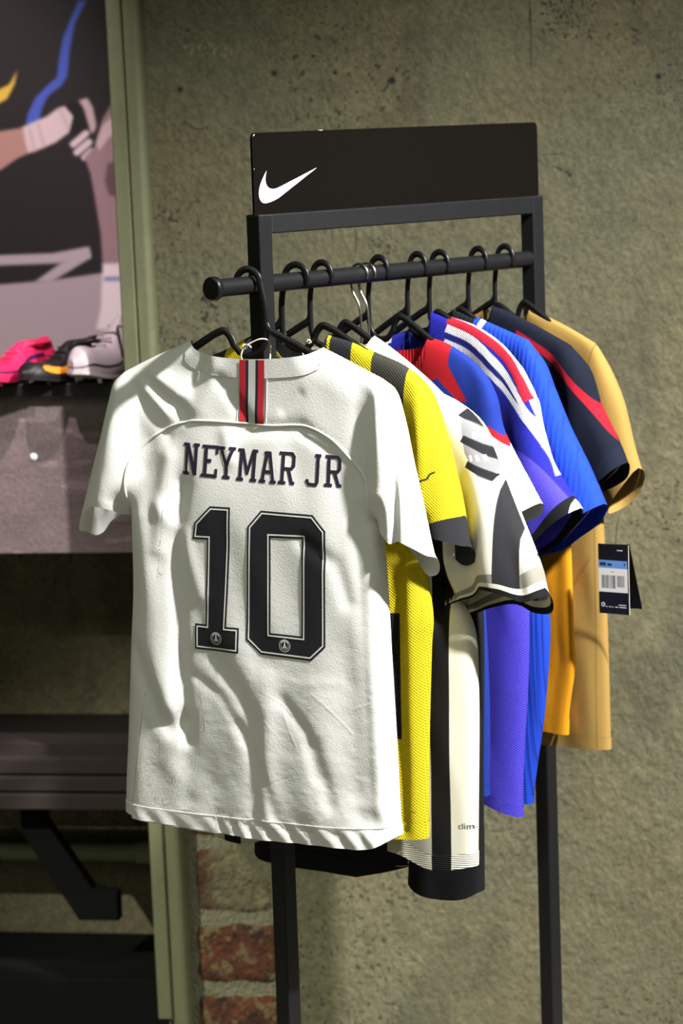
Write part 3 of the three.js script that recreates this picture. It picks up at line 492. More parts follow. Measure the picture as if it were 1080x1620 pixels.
function JERSEYS() {
  // ---------- white jersey with name and number, seen from the back
  const whiteBump = (() => {
    const [c, g] = paint(1024, 1120, (x, y) => { const yy = y / 1120; const v = 0.5 + 0.25 * (fbm(x / 90 + y / 160, y / 60 - x / 200, 4, 91) - 0.5) * smooth(0.25, 0.8, yy) + 0.02 * (hash(x, y, 2) - 0.5); return [v, v, v]; });
    const r = rng(41); g.lineCap = 'round';
    for (let i = 0; i < 90; i++) { // crisp little creases, mostly in the lower half
      const x = 250 + r() * 520, y = 500 + Math.sqrt(r()) * 560, a = r() * 2.6 + 0.3, l = 20 + r() * 75, bx = x + Math.cos(a) * l, by = y + Math.sin(a) * l, mx = (x + bx) / 2 + (r() - 0.5) * 24, my = (y + by) / 2 + (r() - 0.5) * 24;
      for (const [o, w, col] of [[0, 5, `rgba(${r() > 0.5 ? '255,255,255' : '0,0,0'},0.012)`], [0, 2.2, `rgba(${r() > 0.5 ? '255,255,255' : '0,0,0'},0.012)`]]) { g.strokeStyle = col; g.lineWidth = w; g.beginPath(); g.moveTo(x + o, y); g.quadraticCurveTo(mx + o, my, bx + o, by); g.stroke(); }
    }
    return tex(c, false, 1 / CW, 1 / CH, -CX0 / CW, -CY0 / CH);
  })();
  const white = new THREE.MeshPhysicalMaterial({ color: new THREE.Color(0.81, 0.80, 0.79), roughness: 0.8, sheen: 0.2, sheenRoughness: 0.45, bumpMap: whiteBump, bumpScale: 0.009, side: THREE.DoubleSide });
  const R = {
    sh: [[0.118, -0.083], [0.15, -0.097], [0.185, -0.113], [0.205, -0.122]], outer: [[0.222, -0.136], [0.234, -0.173], [0.246, -0.232], [0.259, -0.29], [0.268, -0.335], [0.273, -0.357]],
    cn: [[0.255, -0.342], [0.238, -0.334], [0.224, -0.338], [0.212, -0.329]], cf: [[0.262, -0.385], [0.245, -0.388], [0.222, -0.355], [0.205, -0.333]], pit: [0.194, -0.312], tip: [0.197, -0.325], arm: [[0.207, -0.19], [0.198, -0.26]],
    side: [[0.200, -0.36], [0.203, -0.429], [0.206, -0.518], [0.209, -0.619], [0.211, -0.702], [0.213, -0.737]], hemN: [[0.10, -0.757], [0.18, -0.754]],
  };
  const L = {
    sh: [[-0.092, -0.074], [-0.13, -0.088], [-0.17, -0.104], [-0.205, -0.119]], outer: [[-0.220, -0.131], [-0.228, -0.153], [-0.244, -0.202], [-0.263, -0.256], [-0.282, -0.311], [-0.294, -0.347]],
    cn: [[-0.272, -0.322], [-0.248, -0.306], [-0.225, -0.308]], cf: [[-0.286, -0.356], [-0.276, -0.352], [-0.262, -0.335], [-0.23, -0.322]], pit: [-0.200, -0.310], tip: [-0.206, -0.320], arm: [[-0.207, -0.19], [-0.203, -0.26]],
    side: [[-0.201, -0.36], [-0.203, -0.42], [-0.211, -0.50], [-0.222, -0.625], [-0.231, -0.717], [-0.232, -0.742]], hemN: [[-0.21, -0.748], [-0.13, -0.754], [-0.06, -0.757]],
  };
  const folds = FOLDS_WHITE().map(([p, w, a]) => [p, w * 1.3, a * 0.62]);
  const { t, depth } = shirt({ label: 'white football jersey showing its back with a big black number 10, front of the rail', s: -0.016, dl: 0.2, slim: 0.4, R, L, cx: 0.0, neckN: -0.0985, neckF: -0.165, hemN: -0.758, hemF: -0.750, dn: 0.030, df: 0.026, sn: 0.034, sf: 0.036, eb: 0.045, es: 0.042, res: 1.9, wr: 0.003, folds, seed: 4, ripple: (x, y) => 0.0012 * smooth(-0.725, -0.742, y) * Math.sin(x * 190 + y * 160 + 7 * noise(x * 14, 3, 8)) * (0.4 + noise(x * 9, 1, 6)),
    nearName: 'back_panel', farName: 'front_panel', colRows: 7, hemRows: 5, mats: { body: white } });
  const black = flat(0.014, 0.014, 0.02, 0.55), ink = flat(0.022, 0.012, 0.035, 0.6), pale = flat(0.84, 0.84, 0.82, 0.6);
  // tape down the yoke
  const red = flat(0.52, 0.018, 0.03, 0.7), navy = flat(0.012, 0.01, 0.03, 0.7), grey = flat(0.62, 0.64, 0.62, 0.7);
  const rect = (x0, x1, x2, x3, y0, y1) => { const s = new THREE.Shape(); s.moveTo(x0, y0); s.lineTo(x1, y0); s.lineTo(x3, y1); s.lineTo(x2, y1); s.closePath(); return new THREE.ShapeGeometry(s); };
  let x = 0; for (const [w, m, nm] of [[0.0105, red, 'red_tape'], [0.0042, navy, 'navy_tape'], [0.0112, grey, 'grey_tape'], [0.0042, navy, 'navy_tape'], [0.0097, red, 'red_tape']]) { onCloth(rect(-0.005 + x, -0.005 + x + w, -0.009 + x, -0.009 + x + w, -0.0988, -0.186), depth, 0.0016, nm, m, t, 0.006); x += w; }
  ribbonOnCloth([[-0.194, -0.300], [-0.187, -0.249], [-0.169, -0.222], [-0.136, -0.199], [-0.094, -0.1845], [-0.012, -0.184], [0.039, -0.187], [0.098, -0.187], [0.137, -0.203], [0.165, -0.228], [0.184, -0.253], [0.191, -0.295]], 0.0042, depth, 0.0016, 'yoke_piping', white, t, 140);
  ribbonOnCloth([[-0.098, -0.0775], [-0.095, -0.094], [-0.083, -0.109], [-0.055, -0.1195], [-0.008, -0.1225]], 0.002, depth, 0.0006, 'collar_seam', white, t, 50);
  ribbonOnCloth([[0.034, -0.1225], [0.075, -0.120], [0.105, -0.110], [0.118, -0.098], [0.121, -0.088]], 0.002, depth, 0.0006, 'collar_seam', white, t, 50);
  for (const xs of [-0.0085, 0.0385]) ribbonOnCloth([[xs, -0.099], [xs - 0.004, -0.184]], 0.0016, depth, 0.0005, 'tape_stitching', white, t, 40);
  // stitches along the hem
  const st = []; for (let i = 0; i < 210; i++) { const f = i / 209, xx = -0.226 + f * 0.432, yy = -0.7405 + 0.006 * Math.pow((f - 0.5) * 2, 4) + (f > 0.5 ? 0.001 : 0) - 0.0; const b = new THREE.BoxGeometry(0.0016, 0.0008, 0.0006); b.rotateZ(i % 2 ? 0.7 : -0.7); b.translate(xx, yy + 0.009, depth(xx, yy + 0.009, true) + 0.0006); st.push(b); }
  const stitch = part('hem_stitching', mergeGeometries(st), pale, t); stitch.userData.kind = 'stuff';
  // digits: black with a white inline
  const shp = (pts, holes = []) => { const s = new THREE.Shape(pts.map((p) => new THREE.Vector2(...p))); for (const h of holes) s.holes.push(new THREE.Path(h.map((p) => new THREE.Vector2(...p)))); return s; };
  const inset = (pts, d) => { // mitred offset towards the inside of a polygon (works for either winding)
    let A = 0; const n = pts.length; for (let i = 0; i < n; i++) { const a = pts[i], b = pts[(i + 1) % n]; A += a[0] * b[1] - b[0] * a[1]; } const s = A > 0 ? 1 : -1;
    return pts.map((p, i) => { const a = pts[(i + n - 1) % n], b = pts[(i + 1) % n], e = (u, v) => { const l = Math.hypot(v[0] - u[0], v[1] - u[1]); return [(-(v[1] - u[1]) / l) * s, ((v[0] - u[0]) / l) * s]; }, n1 = e(a, p), n2 = e(p, b), k = 1 + n1[0] * n2[0] + n1[1] * n2[1]; return [p[0] + (d * (n1[0] + n2[0])) / k, p[1] + (d * (n1[1] + n2[1])) / k]; });
  };
  const one = [[-0.053, -0.298], [-0.0205, -0.2985], [-0.023, -0.35], [-0.0335, -0.4635], [-0.0135, -0.464], [-0.0155, -0.4995], [-0.0865, -0.497], [-0.085, -0.4615], [-0.0675, -0.462], [-0.059, -0.344], [-0.0825, -0.344], [-0.0785, -0.321]];
  const zero = [[0.028, -0.301], [0.108, -0.304], [0.127, -0.3255], [0.1205, -0.483], [0.098, -0.5025], [0.019, -0.4985], [-0.003, -0.4795], [0.0068, -0.323]], hole = [[0.042, -0.337], [0.090, -0.337], [0.084, -0.470], [0.036, -0.468]];
  const crest = (cx2, cy2, parent) => {
    const C = (r0, r1, a0 = 0, a1 = Math.PI * 2) => { const s = new THREE.Shape(); s.absarc(cx2, cy2, r1, a0, a1, false); if (a1 - a0 > 6) { const h = new THREE.Path(); h.absarc(cx2, cy2, r0, 0, Math.PI * 2, true); s.holes.push(h); } else s.absarc(cx2, cy2, r0, a1, a0, true); return new THREE.ShapeGeometry(s, 20); };
    const strip = (p) => new THREE.ShapeGeometry(shp(p.map(([a, b]) => [cx2 + a * 0.0086, cy2 + b * 0.0086])));
    const gs = [C(0.0079, 0.0086), C(0.0056, 0.0060), strip([[-0.07, 0.6], [0.07, 0.6], [0.12, 0.1], [0.42, -0.42], [0.3, -0.42], [0, 0.02], [-0.3, -0.42], [-0.42, -0.42], [-0.12, 0.1]]), strip([[-0.2, -0.18], [0.2, -0.18], [0.24, -0.26], [-0.24, -0.26]]), C(0.0030, 0.0036, 3.6, 5.8)];
    for (let i = 0; i < 5; i++) { const a = 2.3 - i * 0.37, r = 0.0069, s = 0.0007; gs.push(new THREE.ShapeGeometry(shp([[cx2 + r * Math.cos(a) - s, cy2 + r * Math.sin(a) - 0.0009], [cx2 + r * Math.cos(a) + s, cy2 + r * Math.sin(a) - 0.0009], [cx2 + r * Math.cos(a) + s, cy2 + r * Math.sin(a) + 0.0009], [cx2 + r * Math.cos(a) - s, cy2 + r * Math.sin(a) + 0.0009]]))); }
    onCloth(mergeGeometries(gs.map((g) => { const q2 = g.toNonIndexed(); return q2; })), depth, 0.0014, 'crest', pale, parent, 0.004, 'small round club crest');
  };
  const i1 = 0.0027, i2 = 0.0047;
  const d1 = onCloth(new THREE.ShapeGeometry(shp(one)), depth, 0.0006, 'printed_digit', black, t, 0.006, 'black number one with a white inline');
  onCloth(new THREE.ShapeGeometry(shp(inset(one, i1), [inset(one, i2)])), depth, 0.0010, 'inline', pale, d1, 0.006); crest(-0.0505, -0.4805, d1);
  const d0 = onCloth(new THREE.ShapeGeometry(shp(zero, [hole])), depth, 0.0006, 'printed_digit', black, t, 0.006, 'black number zero with a white inline');
  onCloth(new THREE.ShapeGeometry(shp(inset(zero, i1), [inset(zero, i2)])), depth, 0.0010, 'inline', pale, d0, 0.006); onCloth(new THREE.ShapeGeometry(shp(inset(hole, -i2), [inset(hole, -i1)])), depth, 0.0010, 'inline', pale, d0, 0.006); crest(0.0578, -0.4842, d0);
  // slab-serif name; glyphs on a unit square (y down), mapped on to four corners
  const G = {
    N: [[[0, 0], [0.36, 0], [0.70, 0.62], [0.70, 0.10], [0.62, 0.10], [0.62, 0], [1, 0], [1, 0.10], [0.90, 0.10], [0.90, 1], [0.66, 1], [0.30, 0.32], [0.30, 0.90], [0.40, 0.90], [0.40, 1], [0, 1], [0, 0.90], [0.12, 0.90], [0.12, 0.10], [0, 0.10]]],
    E: [[[0, 0], [1, 0], [1, 0.27], [0.84, 0.27], [0.84, 0.10], [0.36, 0.10], [0.36, 0.43], [0.60, 0.43], [0.60, 0.55], [0.36, 0.55], [0.36, 0.89], [0.84, 0.89], [0.84, 0.72], [1, 0.72], [1, 1], [0, 1], [0, 0.90], [0.14, 0.90], [0.14, 0.10], [0, 0.10]]],
    Y: [[[0, 0], [0.40, 0], [0.40, 0.10], [0.30, 0.10], [0.51, 0.46], [0.72, 0.10], [0.62, 0.10], [0.62, 0], [1, 0], [1, 0.10], [0.92, 0.10], [0.61, 0.60], [0.61, 0.90], [0.74, 0.90], [0.74, 1], [0.28, 1], [0.28, 0.90], [0.40, 0.90], [0.40, 0.60], [0.09, 0.10], [0, 0.10]]],
    M: [[[0, 0], [0.30, 0], [0.51, 0.56], [0.72, 0], [1, 0], [1, 0.10], [0.92, 0.10], [0.92, 0.90], [1, 0.90], [1, 1], [0.67, 1], [0.67, 0.90], [0.75, 0.90], [0.75, 0.30], [0.57, 0.80], [0.45, 0.80], [0.25, 0.30], [0.25, 0.90], [0.34, 0.90], [0.34, 1], [0, 1], [0, 0.90], [0.09, 0.90], [0.09, 0.10], [0, 0.10]]],
    A: [[[0.28, 0], [0.66, 0], [0.90, 0.90], [1, 0.90], [1, 1], [0.64, 1], [0.64, 0.90], [0.72, 0.90], [0.67, 0.70], [0.34, 0.70], [0.30, 0.90], [0.38, 0.90], [0.38, 1], [0, 1], [0, 0.90], [0.10, 0.90], [0.32, 0.10], [0.28, 0.10]], [[0.37, 0.59], [0.64, 0.59], [0.50, 0.14]]],
    R: [[[0, 0], [0.80, 0], [0.98, 0.12], [0.98, 0.44], [0.82, 0.56], [0.70, 0.56], [0.90, 0.90], [1, 0.90], [1, 1], [0.74, 1], [0.50, 0.57], [0.34, 0.57], [0.34, 0.90], [0.46, 0.90], [0.46, 1], [0, 1], [0, 0.90], [0.14, 0.90], [0.14, 0.10], [0, 0.10]], [[0.34, 0.10], [0.70, 0.10], [0.78, 0.17], [0.78, 0.40], [0.70, 0.47], [0.34, 0.47]]],
    J: [[[0.60, 0], [1, 0], [1, 0.10], [0.92, 0.10], [0.92, 0.88], [0.78, 1], [0.18, 1], [0, 0.88], [0, 0.80], [0.22, 0.80], [0.22, 0.86], [0.30, 0.90], [0.64, 0.90], [0.70, 0.84], [0.70, 0.10], [0.60, 0.10]]],
  };
  const corners = { N: [[-0.096, -0.2125], [-0.0695, -0.2135], [-0.0725, -0.2572], [-0.098, -0.256]], E: [[-0.065, -0.2145], [-0.039, -0.2155], [-0.0418, -0.2595], [-0.068, -0.258]], Y: [[-0.039, -0.216], [-0.0118, -0.217], [-0.0148, -0.2608], [-0.0405, -0.2595]], M: [[-0.008, -0.218], [0.0235, -0.2195], [0.0205, -0.263], [-0.011, -0.2615]], A: [[0.026, -0.2205], [0.0535, -0.2215], [0.0515, -0.2645], [0.0248, -0.263]], R: [[0.057, -0.2205], [0.0825, -0.2215], [0.0795, -0.265], [0.0548, -0.264]], J: [[0.0985, -0.2215], [0.1215, -0.223], [0.1185, -0.2665], [0.0965, -0.265]] };
  const letter = (ch, q2) => { const M = (p) => [0, 1].map((k) => (1 - p[1]) * ((1 - p[0]) * q2[0][k] + p[0] * q2[1][k]) + p[1] * ((1 - p[0]) * q2[3][k] + p[0] * q2[2][k])); onCloth(new THREE.ShapeGeometry(shp(G[ch][0].map(M), G[ch].slice(1).map((h) => h.map(M)))), depth, 0.0005, 'printed_letter', ink, t, 0.007); };
  for (const ch of 'NEYMARJ') letter(ch, corners[ch]);
  letter('R', [[0.1275, -0.2232], [0.1525, -0.2242], [0.150, -0.2665], [0.1252, -0.2655]]);

  OTHERS();
}
function FOLDS_WHITE() {
  return [
    [[[-0.12, -0.107], [-0.066, -0.125]], 0.0132, -0.004], [[[-0.158, -0.114], [-0.094, -0.153]], 0.0085, 0.0055], [[[-0.163, -0.125], [-0.095, -0.179]], 0.0075, -0.006], [[[-0.173, -0.127], [-0.114, -0.18]], 0.0075, 0.005], [[[-0.181, -0.136], [-0.125, -0.204]], 0.0085, -0.004],
    [[[-0.064, -0.104], [-0.102, -0.161], [-0.11, -0.182]], 0.0085, -0.0055], [[[-0.048, -0.114], [-0.071, -0.164]], 0.0132, 0.004], [[[-0.041, -0.125], [0.007, -0.182]], 0.0085, -0.004], [[[0.088, -0.144], [0.063, -0.166]], 0.0057, -0.002], [[[-0.003, -0.195], [0.087, -0.189]], 0.0085, -0.004],
    [[[-0.199, -0.163], [-0.215, -0.233], [-0.225, -0.296]], 0.0208, 0.012], [[[-0.166, -0.245], [-0.149, -0.218], [-0.116, -0.196]], 0.0113, -0.005],
    [[[-0.098, -0.272], [-0.107, -0.31], [-0.112, -0.388], [-0.112, -0.476], [-0.112, -0.566], [-0.108, -0.628]], 0.0094, -0.008], [[[-0.173, -0.32], [-0.163, -0.391], [-0.152, -0.479], [-0.135, -0.576]], 0.0189, 0.010], [[[-0.188, -0.513], [-0.171, -0.552], [-0.149, -0.595], [-0.132, -0.612], [-0.114, -0.601]], 0.0113, -0.009],
    [[[-0.056, -0.229], [-0.068, -0.474]], 0.033, 0.004], [[[-0.054, -0.508], [-0.02, -0.55], [0.004, -0.592], [0.001, -0.734]], 0.0113, -0.005], [[[0.027, -0.538], [0.018, -0.733]], 0.0132, 0.004], [[[-0.113, -0.655], [-0.108, -0.709]], 0.0132, -0.005], [[[0.101, -0.567], [0.075, -0.709]], 0.0283, 0.004],
    [[[0.172, -0.272], [0.172, -0.373], [0.164, -0.545], [0.172, -0.673]], 0.033, -0.012], [[[0.205, -0.371], [0.203, -0.499], [0.2, -0.585], [0.2, -0.696]], 0.0132, 0.006], [[[0.172, -0.717], [0.192, -0.72]], 0.0132, -0.005], [[[0.215, -0.125], [0.211, -0.187], [0.206, -0.271]], 0.0094, 0.008], [[[0.197, -0.138], [0.191, -0.255]], 0.017, -0.005], [[[0.230, -0.150], [0.233, -0.237], [0.232, -0.338]], 0.0062, -0.014], [[[0.05, -0.56], [0.085, -0.60], [0.10, -0.66]], 0.008, -0.003], [[[0.02, -0.52], [0.07, -0.535], [0.14, -0.53]], 0.006, 0.0006], [[[-0.10, -0.53], [-0.05, -0.56], [-0.01, -0.62]], 0.006, -0.0022], [[[-0.15, -0.66], [-0.10, -0.70]], 0.010, 0.001], [[[-0.02, -0.60], [0.02, -0.68], [0.03, -0.72]], 0.007, -0.0025], [[[0.10, -0.62], [0.12, -0.70]], 0.009, -0.003], [[[0.09, -0.34], [0.14, -0.37], [0.155, -0.42]], 0.009, -0.003], [[[-0.14, -0.30], [-0.10, -0.34], [-0.075, -0.42]], 0.010, 0.004], [[[0.10, -0.196], [0.13, -0.215]], 0.008, -0.004], [[[-0.03, -0.20], [-0.02, -0.235]], 0.008, 0.003], [[[-0.122, -0.235], [-0.135, -0.30], [-0.14, -0.36]], 0.010, 0.005],
  ];
}
function OTHERS() {
  const std = { neckN: -0.135, neckF: -0.098, dn: 0.022, df: 0.022, sn: 0.026, sf: 0.028, eb: 0.04, es: 0.04, wr: 0.005 };
  const oneCol = (c, k, cell, sc) => dyed(c, null, k, cell, sc);
  // ---------- B yellow and black
  const yB = dyed('#bcab18', ({ poly, line, both }) => {
    both((m) => { poly(m([[0.055, -0.05], [0.09, -0.06], [0.089, -0.16], [0.055, -0.16]]), '#26272b'); poly(m([[0.122, -0.07], [0.178, -0.09], [0.174, -0.26], [0.122, -0.26]]), '#33332c'); poly(m([[0.143, -0.45], [0.160, -0.45], [0.156, -0.625], [0.146, -0.625]]), '#16151a'); });
    line([[0.203, -0.279], [0.2045, -0.270], [0.210, -0.2645], [0.2165, -0.2625], [0.220, -0.2565], [0.226, -0.2535]], 0.0024, '#2a2313'); line([[0.203, -0.30], [0.206, -0.285], [0.203, -0.275]], 0.003, '#2a2313');
    line([[0.168, -0.725], [0.175, -0.7265]], 0.002, '#8d7c13');
  }, 'mesh', 0.0085, 0.0007);
  shirt({ ...std, label: 'yellow and black striped football jersey directly behind the white number 10 jersey', s: 0.084, dl: 0.15, seed: 11, neckN: -0.112, colRows: 3, cuffRows: 5, hemRows: 4, res: 1.1,
    R: { sh: [[0.05, -0.072], [0.089, -0.08], [0.118, -0.094], [0.165, -0.111], [0.192, -0.126]], outer: [[0.208, -0.143], [0.229, -0.195], [0.243, -0.248], [0.255, -0.300], [0.262, -0.355]], cn: [[0.236, -0.345], [0.208, -0.341]], cf: [[0.256, -0.380], [0.236, -0.386], [0.208, -0.362]], pit: [0.186, -0.318], tip: [0.190, -0.345], arm: [[0.19, -0.19], [0.186, -0.26]], side: [[0.195, -0.40], [0.202, -0.46], [0.199, -0.49], [0.190, -0.627], [0.184, -0.764]], hemN: [[0.08, -0.768]] },
    hemN: -0.770, hemF: -0.765, mats: { body: yB, cuff: oneCol('#26262a', 'plain', 0.006, 0.0003), collar: oneCol('#26272b', 'plain', 0.006, 0.0003) }, partLabels: { cuff: 'black cuff', collar: 'black collar' },
    folds: [[[[0.185, -0.4], [0.182, -0.75]], 0.014, 0.006], [[[0.160, -0.4], [0.158, -0.75]], 0.013, -0.006], [[[0.205, -0.15], [0.205, -0.3]], 0.012, 0.006]] });
  // ---------- D white with black stripes
  const stripesD = ({ poly, line, both, g, Q }) => {
    both((m) => {
      for (const [a, b, c, d] of [[0.055, 0.095, 0.055, 0.09], [0.176, 0.204, 0.160, 0.189]]) poly(m([[a, -0.3], [b, -0.3], [d, -0.94], [c, -0.94]]), '#131316');
      poly(m([[0.286, -0.238], [0.291, -0.238], [0.312, -0.303], [0.312, -0.396], [0.312, -0.44], [0.279, -0.44], [0.279, -0.396], [0.282, -0.301]]), '#26262a');
    });
    poly([[0.225, -0.177], [0.240, -0.178], [0.262, -0.195], [0.275, -0.215], [0.277, -0.248], [0.274, -0.271], [0.257, -0.263], [0.238, -0.232]], '#7d7d80');
    for (const k of [0, 1, 2]) line([[0.225 + k * 0.008, -0.179 - k * 0.034], [0.245 + k * 0.006, -0.189 - k * 0.033], [0.277, -0.213 - k * 0.0265]], 0.0095, '#1d1d22');
    for (let i = 0; i < 7; i++) line([[0.246 + (i % 3) * 0.008, -0.205 - Math.floor(i / 3) * 0.03], [0.249 + (i % 3) * 0.008, -0.213 - Math.floor(i / 3) * 0.03]], 0.003, '#cfcfd0');
    g.fillStyle = '#2b2b2e'; g.font = 'bold 12px sans-serif'; g.fillText('clima', ...Q([0.203, -0.757]));
  };
  const farD = ({ poly, both }) => both((m) => { for (const [a, b, c, d] of [[0.055, 0.095, 0.055, 0.09], [0.176, 0.204, 0.160, 0.189]]) poly(m([[a, -0.3], [b, -0.3], [d, -0.94], [c, -0.94]]), '#131316'); poly(m([[0.312, -0.37], [0.325, -0.37], [0.326, -0.47], [0.30, -0.47]]), '#26262a'); });
  shirt({ ...std, label: 'white football jersey with black ribbed stripes and a grey striped sleeve badge', s: 0.137, dl: 0.15, seed: 21, neckN: -0.115, colRows: 3, bands: [['cuff_edge', 1], ['cuff_stripe', 1], ['cuff', 2]], hemRows: 4, dn: 0.022, df: 0.024, sn: 0.030, sf: 0.034, res: 1.2,
    R: { sh: [[0.082, -0.079], [0.098, -0.088], [0.138, -0.115], [0.170, -0.139], [0.19, -0.156]], outer: [[0.217, -0.168], [0.244, -0.189], [0.262, -0.217], [0.277, -0.252], [0.302, -0.312], [0.321, -0.356], [0.335, -0.392], [0.342, -0.424]], cn: [[0.315, -0.432], [0.285, -0.42], [0.255, -0.418], [0.235, -0.432], [0.215, -0.437]], cf: [[0.335, -0.452], [0.310, -0.455], [0.28, -0.445], [0.24, -0.452], [0.21, -0.462]], pit: [0.186, -0.405], tip: [0.184, -0.45], arm: [[0.192, -0.24], [0.188, -0.33]], side: [[0.215, -0.45], [0.228, -0.48], [0.231, -0.571], [0.226, -0.713], [0.222, -0.81]], hemN: [[0.10, -0.80], [0.16, -0.818]], hemF: [[0.10, -0.812], [0.16, -0.82]] },
    hemN: -0.795, hemF: -0.805, mats: { body: dyed('#d9d6c6', stripesD, 'mesh', 0.005, 0.00025, { far: farD }), cuff: dyed('#8b887e', ({ both, poly }) => both((m) => poly(m([[0.279, -0.30], [0.312, -0.30], [0.312, -0.47], [0.279, -0.47]]), '#26262a')), 'plain', 0.006, 0.0003), cuff_stripe: oneCol('#d6d3c8', 'plain', 0.006, 0.0003), cuff_edge: oneCol('#141418', 'plain', 0.006, 0.0003), hem_band: dyed('#d9d6c6', stripesD, 'cross', 0.012, 0.0006, { far: farD }) },
    partLabels: { cuff: 'grey cuff', cuff_stripe: 'white cuff stripe', cuff_edge: 'black cuff edge' }, folds: [[[[0.225, -0.30], [0.235, -0.42]], 0.016, -0.012], [[[0.265, -0.22], [0.275, -0.41]], 0.022, 0.010], [[[0.205, -0.30], [0.205, -0.42]], 0.012, 0.008], [[[0.305, -0.30], [0.315, -0.42]], 0.012, -0.006]] });
  // ---------- K black, long
  shirt({ ...std, name: 'black_top', label: 'long black garment mostly hidden, its hem hanging below the white jerseys', s: 0.205, dl: 0.1, seed: 31, dn: 0.018, df: 0.018, sn: 0.02, sf: 0.02, hemRows: 3, cuffRows: 3, res: 0.9, neckN: -0.14,
    R: { sh: [[0.07, -0.118], [0.10, -0.135], [0.135, -0.165], [0.145, -0.180]], outer: [[0.16, -0.22], [0.197, -0.4], [0.192, -0.7], [0.188, -0.862]], cn: [[0.16, -0.876], [0.10, -0.880]], cf: [[0.16, -0.872], [0.10, -0.876]], pit: [0.062, -0.80], tip: [0.058, -0.866], arm: [[0.12, -0.3], [0.075, -0.6]], side: [[0.060, -0.82], [0.056, -0.846]] },
    L: { sh: [[-0.07, -0.118], [-0.10, -0.135], [-0.135, -0.165], [-0.145, -0.180]], outer: [[-0.195, -0.19], [-0.21, -0.3], [-0.215, -0.36]], pit: [-0.185, -0.32], tip: [-0.19, -0.35], side: [[-0.195, -0.4], [-0.21, -0.7], [-0.218, -0.855]], hemN: [[-0.12, -0.867], [-0.20, -0.862]] },
    cx: -0.02, hemN: -0.866, hemF: -0.862, mats: { body: oneCol('#131316', 'plain', 0.006, 0.0003) } });
  // ---------- E royal blue with red collar and white sleeve ends
  shirt({ ...std, label: 'royal blue football jersey with a red collar and white sleeve ends', s: 0.257, dl: 0.1, dropL: 0.03, seed: 41, neckN: -0.150, neckF: -0.112, colRows: 4, cuffRows: 8, hemRows: 3, res: 1.1, dn: 0.018, df: 0.02,
    R: { sh: [[0.082, -0.090], [0.10, -0.094], [0.123, -0.103], [0.158, -0.124], [0.180, -0.146]], outer: [[0.192, -0.175], [0.20, -0.215], [0.229, -0.268], [0.258, -0.316]], cn: [[0.235, -0.33], [0.20, -0.345]], cf: [[0.24, -0.338], [0.205, -0.352]], pit: [0.155, -0.34], tip: [0.165, -0.365], side: [[0.16, -0.42], [0.165, -0.6], [0.16, -0.74]] },
    hemN: -0.745, hemF: -0.74, mats: { body: dyed('#182f86', ({ poly, line, both }) => both((m) => { poly(m([[0.05, -0.06], [0.12, -0.09], [0.118, -0.128], [0.15, -0.178], [0.135, -0.178], [0.10, -0.146], [0.05, -0.168]]), '#a3141f'); line(m([[0.10, -0.14], [0.05, -0.165], [0, -0.172]]), 0.006, '#a3141f'); line(m([[0.183, -0.212], [0.21, -0.235], [0.25, -0.265]]), 0.008, '#a3141f'); poly(m([[0.14, -0.24], [0.19, -0.222], [0.24, -0.262], [0.29, -0.34], [0.13, -0.40]]), '#d8d6d2'); }), 'plain', 0.006, 0.0003), collar: oneCol('#a3141f', 'rib', 0.02, 0.0005), cuff: oneCol('#d8d6d2', 'plain', 0.006, 0.0003) }, partLabels: { collar: 'red ribbed collar', cuff: 'white sleeve end' } });
  // ---------- F blue with white and red shoulder stripes, violet mesh underneath
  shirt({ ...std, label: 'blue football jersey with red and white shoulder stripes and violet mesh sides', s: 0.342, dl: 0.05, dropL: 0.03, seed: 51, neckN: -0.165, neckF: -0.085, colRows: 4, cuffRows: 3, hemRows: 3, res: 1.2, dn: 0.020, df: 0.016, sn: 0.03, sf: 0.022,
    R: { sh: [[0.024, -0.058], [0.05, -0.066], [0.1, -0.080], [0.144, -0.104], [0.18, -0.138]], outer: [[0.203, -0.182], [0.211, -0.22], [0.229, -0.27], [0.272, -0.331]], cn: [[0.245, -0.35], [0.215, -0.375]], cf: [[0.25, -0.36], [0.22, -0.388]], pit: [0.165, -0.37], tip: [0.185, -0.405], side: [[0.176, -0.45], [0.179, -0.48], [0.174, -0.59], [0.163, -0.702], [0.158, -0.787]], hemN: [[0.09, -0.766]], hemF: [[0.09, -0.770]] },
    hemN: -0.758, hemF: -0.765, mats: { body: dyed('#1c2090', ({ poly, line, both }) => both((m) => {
      poly(m([[0.10, -0.30], [0.158, -0.236], [0.207, -0.260], [0.248, -0.300], [0.30, -0.33], [0.22, -0.42], [0.16, -0.42], [0.12, -0.80], [0.2, -0.80], [0.2, -0.42], [0.10, -0.42]]), '#4a40c2'); poly(m([[0, -0.38], [0.25, -0.38], [0.25, -0.9], [0, -0.9]]), '#4239b6'); poly(m([[0.085, -0.4], [0.112, -0.4], [0.100, -0.9], [0.075, -0.9]]), '#101848');  // dark navy strip is shadow on the body, painted into the dye
      line(m([[0.158, -0.236], [0.207, -0.260], [0.248, -0.300], [0.27, -0.325]]), 0.007, '#20208c');
      line(m([[0.058, -0.064], [0.10, -0.077], [0.150, -0.103], [0.186, -0.138], [0.212, -0.19], [0.226, -0.245]]), 0.021, '#dcdce0');
      line(m([[0.052, -0.072], [0.096, -0.086], [0.142, -0.112], [0.172, -0.143], [0.196, -0.182]]), 0.011, '#a5182b');
      line(m([[0.052, -0.083], [0.095, -0.098], [0.118, -0.113], [0.160, -0.152], [0.188, -0.190], [0.220, -0.238]]), 0.0115, '#dcdce0');
      line(m([[0.050, -0.093], [0.095, -0.109], [0.118, -0.124], [0.160, -0.163], [0.198, -0.212]]), 0.006, '#1a1c66');
